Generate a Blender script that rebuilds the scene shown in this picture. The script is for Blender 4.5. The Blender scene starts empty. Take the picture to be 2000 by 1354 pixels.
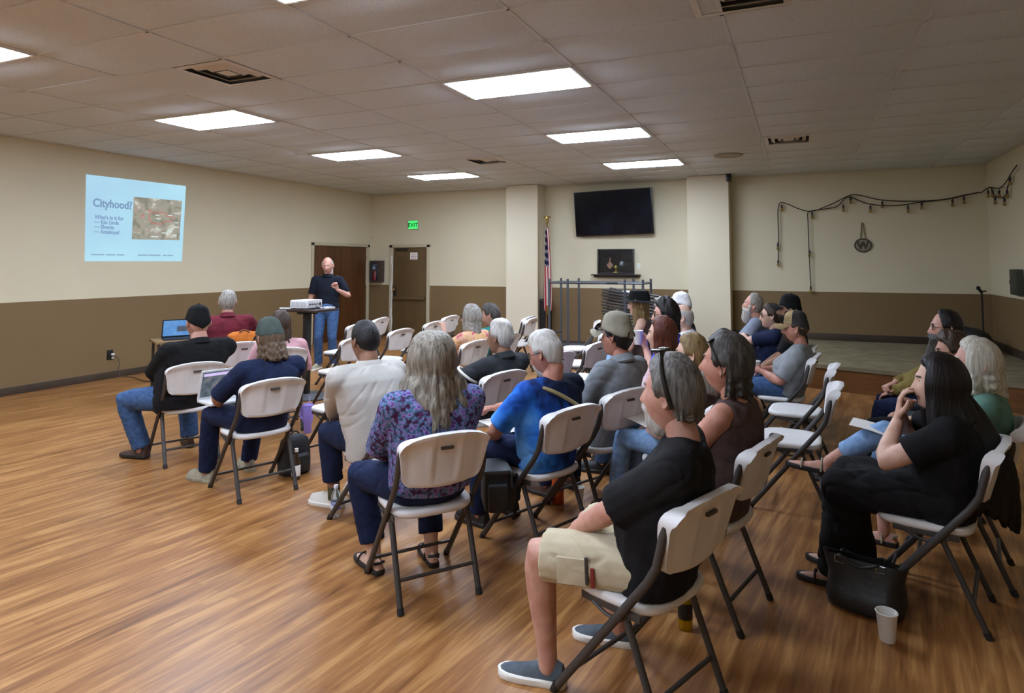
import bpy, bmesh, math, random
import numpy as np
from mathutils import Vector, Matrix, Euler, noise as mnoise

random.seed(7)
rng = np.random.default_rng(7)
scene = bpy.context.scene
col = scene.collection

# ------------------------------------------------------------------ camera
CAM_H = 1.673
YAW, PITCH = 0.402, 0.0613          # turned left, tilted up a little
cam_data = bpy.data.cameras.new('camera')
cam_data.sensor_width = 36.0
cam_data.lens = 1252.19 * 36.0 / 2000.0
cam_data.shift_x = (1000 - 1029.04) / 2000.0
cam_data.shift_y = (437.8 - 677.0) / 2000.0
cam_data.clip_start = 0.05
cam = bpy.data.objects.new('camera', cam_data)
cam.location = (0, 0, CAM_H)
cam.rotation_euler = (math.pi / 2 + PITCH, 0, YAW)
col.objects.link(cam)
scene.camera = cam

# ------------------------------------------------------------------ world, exposure
world = bpy.data.worlds.new('world')
scene.world = world
world.use_nodes = True
world.node_tree.nodes['Background'].inputs[0].default_value = (1.0, 0.93, 0.82, 1)
world.node_tree.nodes['Background'].inputs[1].default_value = 0.05
scene.view_settings.view_transform = 'Standard'
scene.view_settings.look = 'None'
scene.view_settings.gamma = 1.0
scene.view_settings.use_curve_mapping = False
scene.view_settings.exposure = 0.0
LAMP = 40.0

# ------------------------------------------------------------------ materials
def lin(c):
    if isinstance(c, str):
        c = c.lstrip('#')
        c = [int(c[i:i + 2], 16) / 255 for i in (0, 2, 4)]
    return [x / 12.92 if x <= 0.04045 else ((x + 0.055) / 1.055) ** 2.4 for x in c]

MATS = {}
def mat(name, c, rough=0.6, metal=0.0, c2=None, scale=(8, 8, 8), detail=3.0, lo=0.35, hi=0.65,
        bump=0.0, bscale=None, emit=0.0, trans=0.0, spec=0.5, sheen=0.0, alpha=1.0, dist=0.0):
    """principled material; c2 mixes in by stretched noise (object coordinates); bump adds fine relief"""
    if name in MATS:
        return MATS[name]
    m = bpy.data.materials.new(name)
    m.use_nodes = True
    nt = m.node_tree
    N, L = nt.nodes, nt.links
    b = N['Principled BSDF']
    b.inputs['Base Color'].default_value = (*lin(c), 1)
    b.inputs['Roughness'].default_value = rough
    b.inputs['Metallic'].default_value = metal
    b.inputs['Specular IOR Level'].default_value = spec
    if trans:
        b.inputs['Transmission Weight'].default_value = trans
        b.inputs['IOR'].default_value = 1.3
    if sheen:
        b.inputs['Sheen Weight'].default_value = sheen
    if emit:
        b.inputs['Emission Color'].default_value = (*lin(c), 1)
        b.inputs['Emission Strength'].default_value = emit
    if c2 is not None or bump:
        tc = N.new('ShaderNodeTexCoord')
    if c2 is not None:
        mp = N.new('ShaderNodeMapping')
        mp.inputs['Scale'].default_value = scale
        nz = N.new('ShaderNodeTexNoise')
        nz.inputs['Scale'].default_value = 1.0
        nz.inputs['Detail'].default_value = detail
        nz.inputs['Distortion'].default_value = dist
        mr = N.new('ShaderNodeMapRange')
        mr.inputs['From Min'].default_value = lo
        mr.inputs['From Max'].default_value = hi
        mx = N.new('ShaderNodeMix')
        mx.data_type = 'RGBA'
        mx.inputs['A'].default_value = (*lin(c), 1)
        mx.inputs['B'].default_value = (*lin(c2), 1)
        L.new(tc.outputs['Object'], mp.inputs['Vector'])
        L.new(mp.outputs['Vector'], nz.inputs['Vector'])
        L.new(nz.outputs['Fac'], mr.inputs['Value'])
        L.new(mr.outputs['Result'], mx.inputs['Factor'])
        L.new(mx.outputs['Result'], b.inputs['Base Color'])
        if emit:
            L.new(mx.outputs['Result'], b.inputs['Emission Color'])
    if bump:
        mp2 = N.new('ShaderNodeMapping')
        mp2.inputs['Scale'].default_value = bscale or (60, 60, 60)
        n2 = N.new('ShaderNodeTexNoise')
        n2.inputs['Scale'].default_value = 1.0
        n2.inputs['Detail'].default_value = 4.0
        bp = N.new('ShaderNodeBump')
        bp.inputs['Strength'].default_value = bump
        bp.inputs['Distance'].default_value = 0.01
        L.new(tc.outputs['Object'], mp2.inputs['Vector'])
        L.new(mp2.outputs['Vector'], n2.inputs['Vector'])
        L.new(n2.outputs['Fac'], bp.inputs['Height'])
        L.new(bp.outputs['Normal'], b.inputs['Normal'])
    MATS[name] = m
    return m

def cloth(name, c, c2=None, **k):
    k.setdefault('scale', (14, 14, 14))
    if c2 is None:
        r = [min(1, x * 1.18 + 0.012) for x in [int(c[i:i + 2], 16) / 255 for i in (1, 3, 5)]]
        c2 = '#%02x%02x%02x' % tuple(int(x * 255) for x in r)
    k.setdefault('rough', 0.9)
    return mat(name, c, c2=c2, bump=k.pop('bump', 0.18), bscale=k.pop('bscale', (13, 13, 13)), spec=0.2, **k)

def hairmat(name, c, c2):
    return mat(name, c, c2=c2, scale=(70, 70, 7), detail=4, lo=0.3, hi=0.7, rough=0.5, bump=0.5, bscale=(110, 110, 9), spec=0.35)

def nodes_of(name, rough=0.6, spec=0.5):
    m = bpy.data.materials.new(name)
    m.use_nodes = True
    b = m.node_tree.nodes['Principled BSDF']
    b.inputs['Roughness'].default_value = rough
    b.inputs['Specular IOR Level'].default_value = spec
    MATS[name] = m
    return m, m.node_tree.nodes, m.node_tree.links, b

def ramp(N, stops, interp='LINEAR'):
    r = N.new('ShaderNodeValToRGB')
    r.color_ramp.interpolation = interp
    e = r.color_ramp.elements
    while len(e) < len(stops):
        e.new(0.5)
    for i, (p, c) in enumerate(stops):
        e[i].position = p
        e[i].color = (*lin(c), 1)
    return r

# ------------------------------------------------------------------ mesh building
class MB:
    def __init__(s):
        s.v, s.f, s.m = [], [], []
        s.mi = 0
        s.n = 0
    def add(s, verts, faces, M=None, mi=None):
        verts = np.asarray(verts, float).reshape(-1, 3)
        if M is not None:
            M = np.array(M)
            verts = verts @ M[:3, :3].T + M[:3, 3]
        s.v.append(verts)
        s.f += [tuple(i + s.n for i in f) for f in faces]
        s.m += [s.mi if mi is None else mi] * len(faces)
        s.n += len(verts)
        return s
    def box(s, c, d, M=None, mi=None, bev=0.0):
        x, y, z = [q / 2 for q in d]
        if bev:
            b = min(bev, x * .9, y * .9, z * .9)
            V, F = [], []
            bm = bmesh.new()
            bmesh.ops.create_cube(bm, size=1)
            for v in bm.verts:
                v.co = Vector((v.co.x * 2 * x, v.co.y * 2 * y, v.co.z * 2 * z))
            bmesh.ops.bevel(bm, geom=bm.edges[:], offset=b, segments=2, profile=0.6, affect='EDGES')
            bm.verts.index_update()
            V = [(v.co.x + c[0], v.co.y + c[1], v.co.z + c[2]) for v in bm.verts]
            F = [tuple(v.index for v in f.verts) for f in bm.faces]
            bm.free()
            return s.add(V, F, M, mi)
        V = [(c[0] + i * x, c[1] + j * y, c[2] + k * z) for i in (-1, 1) for j in (-1, 1) for k in (-1, 1)]
        F = [(0, 1, 3, 2), (4, 6, 7, 5), (0, 4, 5, 1), (2, 3, 7, 6), (0, 2, 6, 4), (1, 5, 7, 3)]
        return s.add(V, F, M, mi)
    def loft(s, rings, closed=False, caps=True, M=None, mi=None):
        n = len(rings[0])
        V = np.concatenate([np.asarray(r, float) for r in rings])
        F = []
        R = len(rings)
        for i in range(R if closed else R - 1):
            a, b = i * n, ((i + 1) % R) * n
            for j in range(n):
                k = (j + 1) % n
                F.append((a + j, a + k, b + k, b + j))
        if caps and not closed:
            F.append(tuple(range(n - 1, -1, -1)))
            F.append(tuple(range((R - 1) * n, R * n)))
        return s.add(V, F, M, mi)
    def tube(s, path, r, n=8, M=None, mi=None, caps=True, squash=1.0):
        P = np.asarray(path, float)
        if np.isscalar(r):
            r = [r] * len(P)
        rings = []
        up = None
        for i in range(len(P)):
            t = P[min(i + 1, len(P) - 1)] - P[max(i - 1, 0)]
            t = t / (np.linalg.norm(t) + 1e-9)
            if up is None:
                up = np.array([0, 0, 1.0]) if abs(t[2]) < .9 else np.array([1.0, 0, 0])
            sd = np.cross(t, up); sd /= np.linalg.norm(sd) + 1e-9
            up = np.cross(sd, t)
            a = np.linspace(0, 2 * np.pi, n, endpoint=False)
            rings.append(P[i] + r[i] * (np.outer(np.cos(a), sd) + squash * np.outer(np.sin(a), up)))
        return s.loft(rings, caps=caps, M=M, mi=mi)
    def lathe(s, prof, n=24, M=None, mi=None, caps=True):
        a = np.linspace(0, 2 * np.pi, n, endpoint=False)
        rings = [np.stack([r * np.cos(a), r * np.sin(a), np.full(n, z)], 1) for r, z in prof]
        return s.loft(rings, caps=caps, M=M, mi=mi)
    def ell(s, c, r, n=14, k=8, M=None, mi=None):
        c = np.asarray(c, float)
        a = np.linspace(0, 2 * np.pi, n, endpoint=False)
        rings = []
        for q in np.linspace(-np.pi / 2 + .18, np.pi / 2 - .18, k):
            rings.append(c + np.stack([r[0] * np.cos(q) * np.cos(a), r[1] * np.cos(q) * np.sin(a), np.full(n, r[2] * np.sin(q))], 1))
        return s.loft(rings, M=M, mi=mi)
    def mesh(s, name, mats, smooth=True, angle=40):
        me = bpy.data.meshes.new(name)
        V = np.concatenate(s.v) if s.v else np.zeros((0, 3))
        me.from_pydata(V.tolist(), [], s.f)
        for m in (mats if isinstance(mats, (list, tuple)) else [mats]):
            me.materials.append(m)
        if any(s.m):
            me.polygons.foreach_set('material_index', s.m)
        bm = bmesh.new(); bm.from_mesh(me)
        bmesh.ops.recalc_face_normals(bm, faces=bm.faces)
        bm.to_mesh(me); bm.free()
        if smooth:
            me.polygons.foreach_set('use_smooth', [True] * len(me.polygons))
            me.set_sharp_from_angle(angle=math.radians(angle))
        me.update()
        return me
    def build(s, name, mats, parent=None, smooth=True, angle=40):
        return obj(name, s.mesh(name, mats, smooth, angle), parent)

def obj(name, me, parent=None):
    o = bpy.data.objects.new(name, me)
    col.objects.link(o)
    if parent is not None:
        o.parent = parent
    return o

def tag(o, label=None, cat=None, group=None, kind=None):
    if label: o['label'] = label
    if cat: o['category'] = cat
    if group: o['group'] = group
    if kind: o['kind'] = kind
    return o

def empty(name, loc=(0, 0, 0), rz=0.0):
    o = bpy.data.objects.new(name, None)
    o.empty_display_size = 0.1
    o.location = loc
    o.rotation_euler = (0, 0, rz)
    col.objects.link(o)
    return o

KIDS = {}
def copy_tree(o, parent=None):
    c = o.copy()
    col.objects.link(c)
    if parent is not None:
        c.parent = parent
    for ch in list(o.children):
        copy_tree(ch, c)
    return c

def T(x=0, y=0, z=0):
    return Matrix.Translation((x, y, z))
def RZ(a): return Matrix.Rotation(a, 4, 'Z')
def RX(a): return Matrix.Rotation(a, 4, 'X')
def RY(a): return Matrix.Rotation(a, 4, 'Y')

def sstep(a, b, x):
    t = np.clip((x - a) / (b - a), 0, 1)
    return t * t * (3 - 2 * t)

# voxel remesh in a scratch scene, so that limbs grow into one continuous surface
scratch = bpy.data.scenes.new('scratch')
def remesh(mb, voxel, smooth=3, name='body'):
    me = mb.mesh(name, [], smooth=False)
    o = bpy.data.objects.new('scratch_object', me)
    scratch.collection.objects.link(o)
    m = o.modifiers.new('r', 'REMESH')
    m.mode = 'VOXEL'; m.voxel_size = voxel; m.use_smooth_shade = True
    if smooth:
        s = o.modifiers.new('s', 'SMOOTH')
        s.factor = 0.5; s.iterations = smooth
    vl = scratch.view_layers[0]
    vl.update()
    dg = vl.depsgraph
    ev = o.evaluated_get(dg)
    em = ev.to_mesh()
    nv, nf = len(em.vertices), len(em.polygons)
    V = np.empty(nv * 3); em.vertices.foreach_get('co', V); V = V.reshape(-1, 3)
    Nn = np.empty(nv * 3); em.vertices.foreach_get('normal', Nn); Nn = Nn.reshape(-1, 3)
    ls = np.empty(len(em.loops), int); em.loops.foreach_get('vertex_index', ls)
    st = np.empty(nf, int); em.polygons.foreach_get('loop_start', st)
    tt = np.empty(nf, int); em.polygons.foreach_get('loop_total', tt)
    F = [tuple(ls[a:a + b].tolist()) for a, b in zip(st, tt)]
    ev.to_mesh_clear()
    bpy.data.objects.remove(o)
    bpy.data.meshes.remove(me)
    return V, Nn, F

def folds(P, seed=0):
    'creases: narrow grooves along warped diagonal lines, fading in and out'
    r = np.random.default_rng(seed)
    out = np.zeros(len(P))
    for k in range(3):
        d = np.array([r.choice([-1, 1]) * r.uniform(.3, .9), r.uniform(-.5, .5), r.uniform(.5, 1.0)]); d /= np.linalg.norm(d)
        q = P @ d * r.uniform(20, 32) + .9 * vnoise(P * 2.2, seed + 11 + k)
        m = np.clip(vnoise(P * 2.8, seed + 31 + k) * .9, 0, 1)
        out -= m * np.exp(-(np.sin(q) / .22) ** 2)
    return out

def vnoise(P, seed=0):
    """cheap smooth vector noise: sums of sines in rotated directions"""
    r = np.random.default_rng(seed)
    out = np.zeros(len(P))
    for k in range(7):
        d = r.normal(size=3); d /= np.linalg.norm(d)
        f = r.uniform(.7, 1.9)
        q = P @ d * f * 2 * np.pi + r.uniform(0, 6.28)
        d2 = r.normal(size=3)
        out += np.sin(q + 1.3 * np.sin(P @ d2 * 3 + k))
    return out / 3.0

# ------------------------------------------------------------------ room shell
YB, XL, XR, YF = 12.5, -9.288, 2.83, -4.2
HC, HW, HP = 3.290, 1.174, 0.33      # ceiling, wainscot paint line, platform

def paint(name, top, low, z0):
    m, N, L, b = nodes_of(name, 0.62, 0.3)
    tc = N.new('ShaderNodeTexCoord'); sp = N.new('ShaderNodeSeparateXYZ')
    L.new(tc.outputs['Object'], sp.inputs[0])
    gt = N.new('ShaderNodeMath'); gt.operation = 'GREATER_THAN'; gt.inputs[1].default_value = z0
    L.new(sp.outputs['Z'], gt.inputs[0])
    nz = N.new('ShaderNodeTexNoise'); nz.inputs['Scale'].default_value = 1.3; nz.inputs['Detail'].default_value = 5
    L.new(tc.outputs['Object'], nz.inputs['Vector'])
    def two(c):
        mx = N.new('ShaderNodeMix'); mx.data_type = 'RGBA'
        v = lin(c)
        mx.inputs['A'].default_value = (*[q * .94 for q in v], 1); mx.inputs['B'].default_value = (*[q * 1.05 for q in v], 1)
        L.new(nz.outputs['Fac'], mx.inputs['Factor']); return mx
    a, c = two(low), two(top)
    mx = N.new('ShaderNodeMix'); mx.data_type = 'RGBA'
    L.new(gt.outputs[0], mx.inputs['Factor']); L.new(a.outputs['Result'], mx.inputs['A']); L.new(c.outputs['Result'], mx.inputs['B'])
    L.new(mx.outputs['Result'], b.inputs['Base Color'])
    n2 = N.new('ShaderNodeTexNoise'); n2.inputs['Scale'].default_value = 90; n2.inputs['Detail'].default_value = 3
    L.new(tc.outputs['Object'], n2.inputs['Vector'])
    bp = N.new('ShaderNodeBump'); bp.inputs['Strength'].default_value = .12; bp.inputs['Distance'].default_value = .004
    L.new(n2.outputs['Fac'], bp.inputs['Height']); L.new(bp.outputs['Normal'], b.inputs['Normal'])
    return m

CREAM, BROWN = '#d6ccae', '#7c6544'
m_wall = paint('wall_paint', CREAM, BROWN, HW)
m_cream = paint('pillar_paint', '#d8cdb2', '#d8cdb2', -9)
m_base = mat('baseboard_rubber', '#453628', rough=0.5, c2='#3a2d21', scale=(3, 3, 3))

def floor_material():
    m, N, L, b = nodes_of('laminate_floor', 0.34, 0.45)
    tc = N.new('ShaderNodeTexCoord')
    rot = N.new('ShaderNodeMapping'); rot.inputs['Rotation'].default_value = (0, 0, math.radians(8))
    L.new(tc.outputs['Object'], rot.inputs['Vector'])
    def noise(scale, detail, dist=0.0, rough=0.5):
        mp = N.new('ShaderNodeMapping'); mp.inputs['Scale'].default_value = scale
        L.new(rot.outputs['Vector'], mp.inputs['Vector'])
        n = N.new('ShaderNodeTexNoise'); n.inputs['Scale'].default_value = 1; n.inputs['Detail'].default_value = detail
        n.inputs['Distortion'].default_value = dist; n.inputs['Roughness'].default_value = rough
        L.new(mp.outputs['Vector'], n.inputs['Vector']); return n
    br = N.new('ShaderNodeTexBrick')
    mp = N.new('ShaderNodeMapping'); mp.inputs['Rotation'].default_value = (0, 0, math.radians(90))
    L.new(rot.outputs['Vector'], mp.inputs['Vector']); L.new(mp.outputs['Vector'], br.inputs['Vector'])
    br.inputs['Scale'].default_value = 1; br.inputs['Brick Width'].default_value = 0.62; br.inputs['Row Height'].default_value = 0.075
    br.inputs['Mortar Size'].default_value = 0.0012; br.inputs['Mortar Smooth'].default_value = .3; br.inputs['Bias'].default_value = 0
    br.offset = 0.37
    br.inputs['Color1'].default_value = (0, 0, 0, 1); br.inputs['Color2'].default_value = (1, 1, 1, 1); br.inputs['Mortar'].default_value = (.1, .1, .1, 1)
    g1 = noise((17, 1.5, 1), 4, .9)
    g2 = noise((62, 3.6, 1), 5, .3, .6)
    ad = N.new('ShaderNodeMath'); ad.operation = 'MULTIPLY_ADD'; ad.inputs[1].default_value = .55
    L.new(g2.outputs['Fac'], ad.inputs[0]); L.new(g1.outputs['Fac'], ad.inputs[2])
    ad2 = N.new('ShaderNodeMath'); ad2.operation = 'MULTIPLY_ADD'; ad2.inputs[1].default_value = .10
    L.new(br.outputs['Color'], ad2.inputs[0]); L.new(ad.outputs[0], ad2.inputs[2])
    r = ramp(N, [(0.48, '#5c3a1b'), (0.66, '#7f522a'), (0.84, '#966637'), (1.0, '#ae7f4a')])
    L.new(ad2.outputs[0], r.inputs['Fac']); L.new(r.outputs['Color'], b.inputs['Base Color'])
    rr = N.new('ShaderNodeMapRange'); rr.inputs['To Min'].default_value = .30; rr.inputs['To Max'].default_value = .42
    L.new(g1.outputs['Fac'], rr.inputs['Value']); L.new(rr.outputs['Result'], b.inputs['Roughness'])
    bp = N.new('ShaderNodeBump'); bp.inputs['Strength'].default_value = .08; bp.inputs['Distance'].default_value = .003
    L.new(g2.outputs['Fac'], bp.inputs['Height']); L.new(bp.outputs['Normal'], b.inputs['Normal'])
    return m
m_floor = floor_material()

def struct(name, mb, m, parent=None, **k):
    o = mb.build(name, m, parent, **k)
    if parent is None: o['kind'] = 'structure'
    return o

f = MB(); f.box(((XL + XR) / 2, (YB + YF) / 2, -0.05), (XR - XL + .4, YB - YF + .4, 0.1))
struct('floor', f, m_floor, smooth=False)

# left wall with an opening for the double door
D0, D1, DT = 10.53, 12.30, 2.05
w = MB()
w.box((XL - .1, (YF + D0) / 2, 1.72), (.2, D0 - YF, 3.44))
w.box((XL - .1, (D0 + D1) / 2, (DT + 3.44) / 2), (.2, D1 - D0, 3.44 - DT))
w.box((XL - .1, (D1 + YB + .2) / 2, 1.72), (.2, YB + .2 - D1, 3.44))
struct('wall_left', w, m_wall, smooth=False)
# back wall with an opening for the brown door
E0, E1, ET = -8.69, -7.775, 2.04
w = MB()
w.box(((XL - .2 + E0) / 2, YB + .1, 1.72), (E0 - XL + .2, .2, 3.44))
w.box(((E0 + E1) / 2, YB + .1, (ET + 3.44) / 2), (E1 - E0, .2, 3.44 - ET))
w.box(((E1 + XR + .2) / 2, YB + .1, 1.72), (XR + .2 - E1, .2, 3.44))
struct('wall_back', w, m_wall, smooth=False)
w = MB(); w.box((XR + .1, (YF + YB) / 2, 1.72), (.2, YB - YF, 3.44)); struct('wall_right', w, m_wall, smooth=False)
w = MB(); w.box(((XL + XR) / 2, YF - .1, 1.72), (XR - XL + .4, .2, 3.44)); struct('wall_front', w, m_wall, smooth=False)
w = MB(); w.box((-5.258, 12.3, 1.645), (.704, .4, 3.29)); struct('wall_pillar_left', w, m_cream, smooth=False)
w = MB(); w.box((-1.537, 12.3, 1.645), (.74, .4, 3.29)); struct('wall_pillar_right', w, m_cream, smooth=False)

def baseb(name, c, d):
    b = MB(); b.box(c, d, bev=.004); struct(name, b, m_base)
baseb('baseboard_left', (XL + .006, (YF + 10.45) / 2, .05), (.012, 10.45 - YF, .1))
baseb('baseboard_back', ((-7.69 - 5.61) / 2, YB - .006, .05), (7.69 - 5.61, .012, .1))
baseb('baseboard_corner', ((XL - 8.77) / 2, YB - .006, .05), (XL * -1 - 8.77, .012, .1))
baseb('baseboard_alcove', ((-4.9 - 1.91) / 2, YB - .006, .05), (2.99, .012, .1))
baseb('baseboard_stage', ((-1.16 + XR) / 2, YB - .006, HP + .06), (XR + 1.16, .012, .12))
baseb('baseboard_right', (XR - .006, 10.4, HP + .06), (.012, 4.1, .12))

# low platform in the right alcove
m_plat = mat('platform_carpet', '#8d8268', rough=.95, c2='#7b7159', scale=(5, 5, 5), bump=.4, bscale=(160, 160, 160), spec=.1)
m_riser = mat('platform_riser', '#7d5228', rough=.4, c2='#6a4420', scale=(3, 3, 30))
def prism(poly, z0, z1):
    n = len(poly); b = MB()
    V = [(x, y, z0) for x, y in poly] + [(x, y, z1) for x, y in poly]
    F = [tuple(range(n - 1, -1, -1)), tuple(range(n, 2 * n))] + [(i, (i + 1) % n, n + (i + 1) % n, n + i) for i in range(n)]
    return b.add(V, F)
struct('floor_platform', prism([(-1.16, 12.5), (-1.16, 9.93), (XR, 8.62), (XR, 12.5)], HP - .05, HP), m_plat, smooth=False)
struct('trim_platform', prism([(-1.15, 12.5), (-1.15, 9.95), (XR, 8.64), (XR, 12.5)], 0, HP - .05), m_riser, smooth=False)

# ------------------------------------------------------------------ ceiling: T-bar grid with lay-in tiles
GX, GY, X0, Y0 = 1.248, 0.63, -2.302 - .624, 5.214 - .315
m_tee = mat('ceiling_grid', '#d2d5d4', rough=.6, spec=.3)
m_tile = mat('ceiling_tile', '#d8dcdb', rough=.95, c2='#ced2d1', scale=(90, 90, 90), lo=.4, hi=.6, bump=.5, bscale=(140, 140, 140), spec=.1)
cb = MB()
cb.box(((XL + XR) / 2, (YB + YF) / 2, HC + .1), (XR - XL + .4, YB - YF + .4, .1))
i0, i1 = math.floor((XL - X0) / GX), math.ceil((XR - X0) / GX)
j0, j1 = math.floor((YF - Y0) / GY), math.ceil((YB - Y0) / GY)
for i in range(i0 + 1, i1):
    cb.box((X0 + i * GX, (YB + YF) / 2, HC + .006), (.022, YB - YF, .012))
for j in range(j0 + 1, j1):
    cb.box(((XL + XR) / 2, Y0 + j * GY, HC + .006), (XR - XL, .022, .012))
ceil = struct('ceiling', cb, m_tee, smooth=False)
LIGHTS = [(i, j) for i in (0, -3) for j in (-8, -4, 0, 4, 8)] + [(-3, -12), (0, -12)]
VENTS = [(-4.45, 3.95, 1), (-4.5, 8.98, 1), (-.1, 8.9, 1), (-.3, 4.0, 1)]
vcells = {(math.floor((x - X0) / GX), math.floor((y - Y0) / GY)) for x, y, _ in VENTS}
tmesh = {}
def tile_mesh(w, d):
    k = (round(w, 3), round(d, 3))
    if k not in tmesh:
        b = MB(); b.box((0, 0, .012), (w, d, .018), bev=.004); tmesh[k] = b.mesh('ceiling_tile', m_tile)
    return tmesh[k]
for i in range(i0, i1):
    for j in range(j0, j1):
        if (i, j) in LIGHTS or (i, j) in vcells:
            continue
        a, b_ = max(X0 + i * GX, XL) + .004, min(X0 + (i + 1) * GX, XR) - .004
        c, d = max(Y0 + j * GY, YF) + .004, min(Y0 + (j + 1) * GY, YB) - .004
        if b_ - a < .05 or d - c < .05: continue
        o = obj('ceiling_tile', tile_mesh(b_ - a, d - c), ceil)
        o.location = ((a + b_) / 2, (c + d) / 2, HC + .0035 + random.uniform(0, .003))
        o.rotation_euler = (random.uniform(-.003, .003), random.uniform(-.002, .002), 0)

# light panels
m_diff = mat('lamp_diffuser', '#d8e7ff', rough=.5, emit=LAMP)
m_lframe = mat('lamp_frame', '#d9d4c8', rough=.5)
fb = MB()
for s in (-1, 1):
    fb.box((0, s * .299, -.002), (1.226, .02, .012)); fb.box((s * .603, 0, -.002), (.02, .6, .012))
fb.box((0, 0, .055), (1.2, .6, .01))
lf = fb.mesh('frame', m_lframe, smooth=False)
db = MB(); db.loft([np.array([(-w_, -d_, z_), (w_, -d_, z_), (w_, d_, z_), (-w_, d_, z_)]) for w_, d_, z_ in ((.595, .291, .006), (.595, .291, -.004), (.57, .27, -.016))]); ld = db.mesh('diffuser', m_diff, smooth=False)
where = {(0, 0): 'largest lit ceiling panel, nearest of the right-hand row', (0, 4): 'second lit ceiling panel of the right-hand row, above the middle of the seating',
         (0, 8): 'lit ceiling panel farthest along the right-hand row, before the television', (-3, 0): 'lit ceiling panel just beyond the big vent near the projected slide',
         (-3, 4): 'middle lit ceiling panel of the left-hand row', (-3, 8): 'lit ceiling panel farthest along the left-hand row, before the exit sign',
         (-3, -4): 'lit ceiling panel cut by the left edge of the photo', (0, -4): 'lit ceiling panel of which only a corner shows at the top edge'}
for (i, j) in LIGHTS:
    r = empty('ceiling_light', (X0 + (i + .5) * GX, Y0 + (j + .5) * GY, HC - .002))
    tag(r, where.get((i, j), 'lit ceiling panel %s the photographer in the %s row, out of frame' % ('beside' if j == -8 else 'well behind', 'left-hand' if i < 0 else 'right-hand')), 'ceiling light', 'lit ceiling panels')
    obj('frame', lf, r); obj('diffuser', ld, r)

# supply air vents
m_vent = mat('vent_metal', '#d2ccc0', rough=.45); m_void = mat('vent_void', '#1b1815', rough=.9)
vl = ['square louvred air vent above the seats near the projected slide', 'small-looking far air vent between the two rows of lights',
      'air vent in the dark ceiling in front of the right alcove', 'air vent cut by the top edge of the photo']
for n, (x, y, s) in enumerate(VENTS):
    i, j = math.floor((x - X0) / GX), math.floor((y - Y0) / GY)
    r = empty('air_vent', (x, Y0 + (j + .5) * GY, HC - .004))
    tag(r, vl[n], 'vent', 'ceiling air vents')
    b = MB()
    hx0, hx1 = X0 + i * GX - x + .012, X0 + (i + 1) * GX - x - .012
    # filler panel around the square vent, part of the same lay-in unit
    b.box(((hx0 - .29) / 2, 0, .008), (-.29 - hx0, .6, .012)); b.build('filler_panel', m_tile, r, smooth=False)
    b = MB(); b.box(((hx1 + .29) / 2, 0, .008), (hx1 - .29, .6, .012)); b.build('filler_panel', m_tile, r, smooth=False)
    b = MB(); b.box((0, 0, .06), (.58, .58, .02)); b.build('void', m_void, r, smooth=False)
    for q, (h, z) in enumerate([(.29, -.004), (.212, -.001), (.134, .002)]):
        b = MB()
        o_, i_ = h, h - .045
        zz = z + .028
        ring = lambda a, z: np.array([(-a, -a, z), (a, -a, z), (a, a, z), (-a, a, z)])
        b.loft([ring(o_, zz if q else z + .006), ring(i_, z), ring(i_, z + .004), ring(o_, (zz if q else z + .006) + .004)], closed=True)
        b.build('louvre', m_vent, r, smooth=False)
    b = MB(); b.box((0, 0, .006), (.13, .13, .004)); b.build('center_plate', m_vent, r, smooth=False)
cs = MB(); cs.lathe([(.0, .0), (.17, .0), (.2, -.006), (.21, -.004), (.21, .01), (0, .01)], 32)
o = cs.build('ceiling_speaker', mat('speaker_ring', '#9a8f7d', rough=.6)); o.location = (-.95, 9.95, HC - .008)
tag(o, 'round speaker grille flush in the ceiling near the right pillar', 'speaker')

# ------------------------------------------------------------------ doors
m_wood = mat('door_wood', '#5f3a1b', rough=.35, c2='#4a2b12', scale=(20, 9, 1.2), detail=5, dist=.8, bump=.05, bscale=(60, 60, 6))
m_frame = mat('door_frame_paint', '#c2b799', rough=.5)
m_metal = mat('brushed_metal', '#8d8577', rough=.35, metal=.9)
m_brass = mat('brass', '#a98a45', rough=.3, metal=.9)
m_dkmetal = mat('dark_metal', '#3c3630', rough=.4, metal=.5)
m_paper = mat('paper', '#e9e6de', rough=.8)
fr = MB()
for y in (D0 - .045, D1 + .045): fr.box((XL + .005, y, DT / 2 + .03), (.05, .07, DT + .06), bev=.004)
fr.box((XL + .005, (D0 + D1) / 2, DT + .035), (.05, D1 - D0 + .16, .07), bev=.004)
d1 = struct('door_1', fr, m_frame)
for k in (0, 1):
    y0 = D0 + .004 + k * (D1 - D0) / 2; y1 = y0 + (D1 - D0) / 2 - .008
    b = MB(); b.box((XL - .03, (y0 + y1) / 2, DT / 2), (.045, y1 - y0, DT - .01), bev=.003)
    lf_ = b.build('door_leaf', m_wood, d1)
    b = MB(); yy = y1 - .06 if k == 0 else y0 + .06
    b.tube([(XL - .005, yy, 1.0), (XL + .05, yy, 1.0)], .012); b.ell((XL + .06, yy, 1.0), (.028, .028, .028)); b.build('door_knob', m_brass, lf_)
    for hz in (.25, 1.05, 1.8):
        b = MB(); yh = y0 if k == 0 else y1; b.tube([(XL - .004, yh, hz - .05), (XL - .004, yh, hz + .05)], .007, 6); b.build('hinge', m_brass, lf_)
b = MB(); b.box((XL - .004, 11.04, 1.57), (.004, .22, .28)); o = b.build('door_notice', m_paper, None, smooth=False)
tag(o, 'sheet of paper taped to the wooden double door behind the speaker', 'notice')

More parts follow.
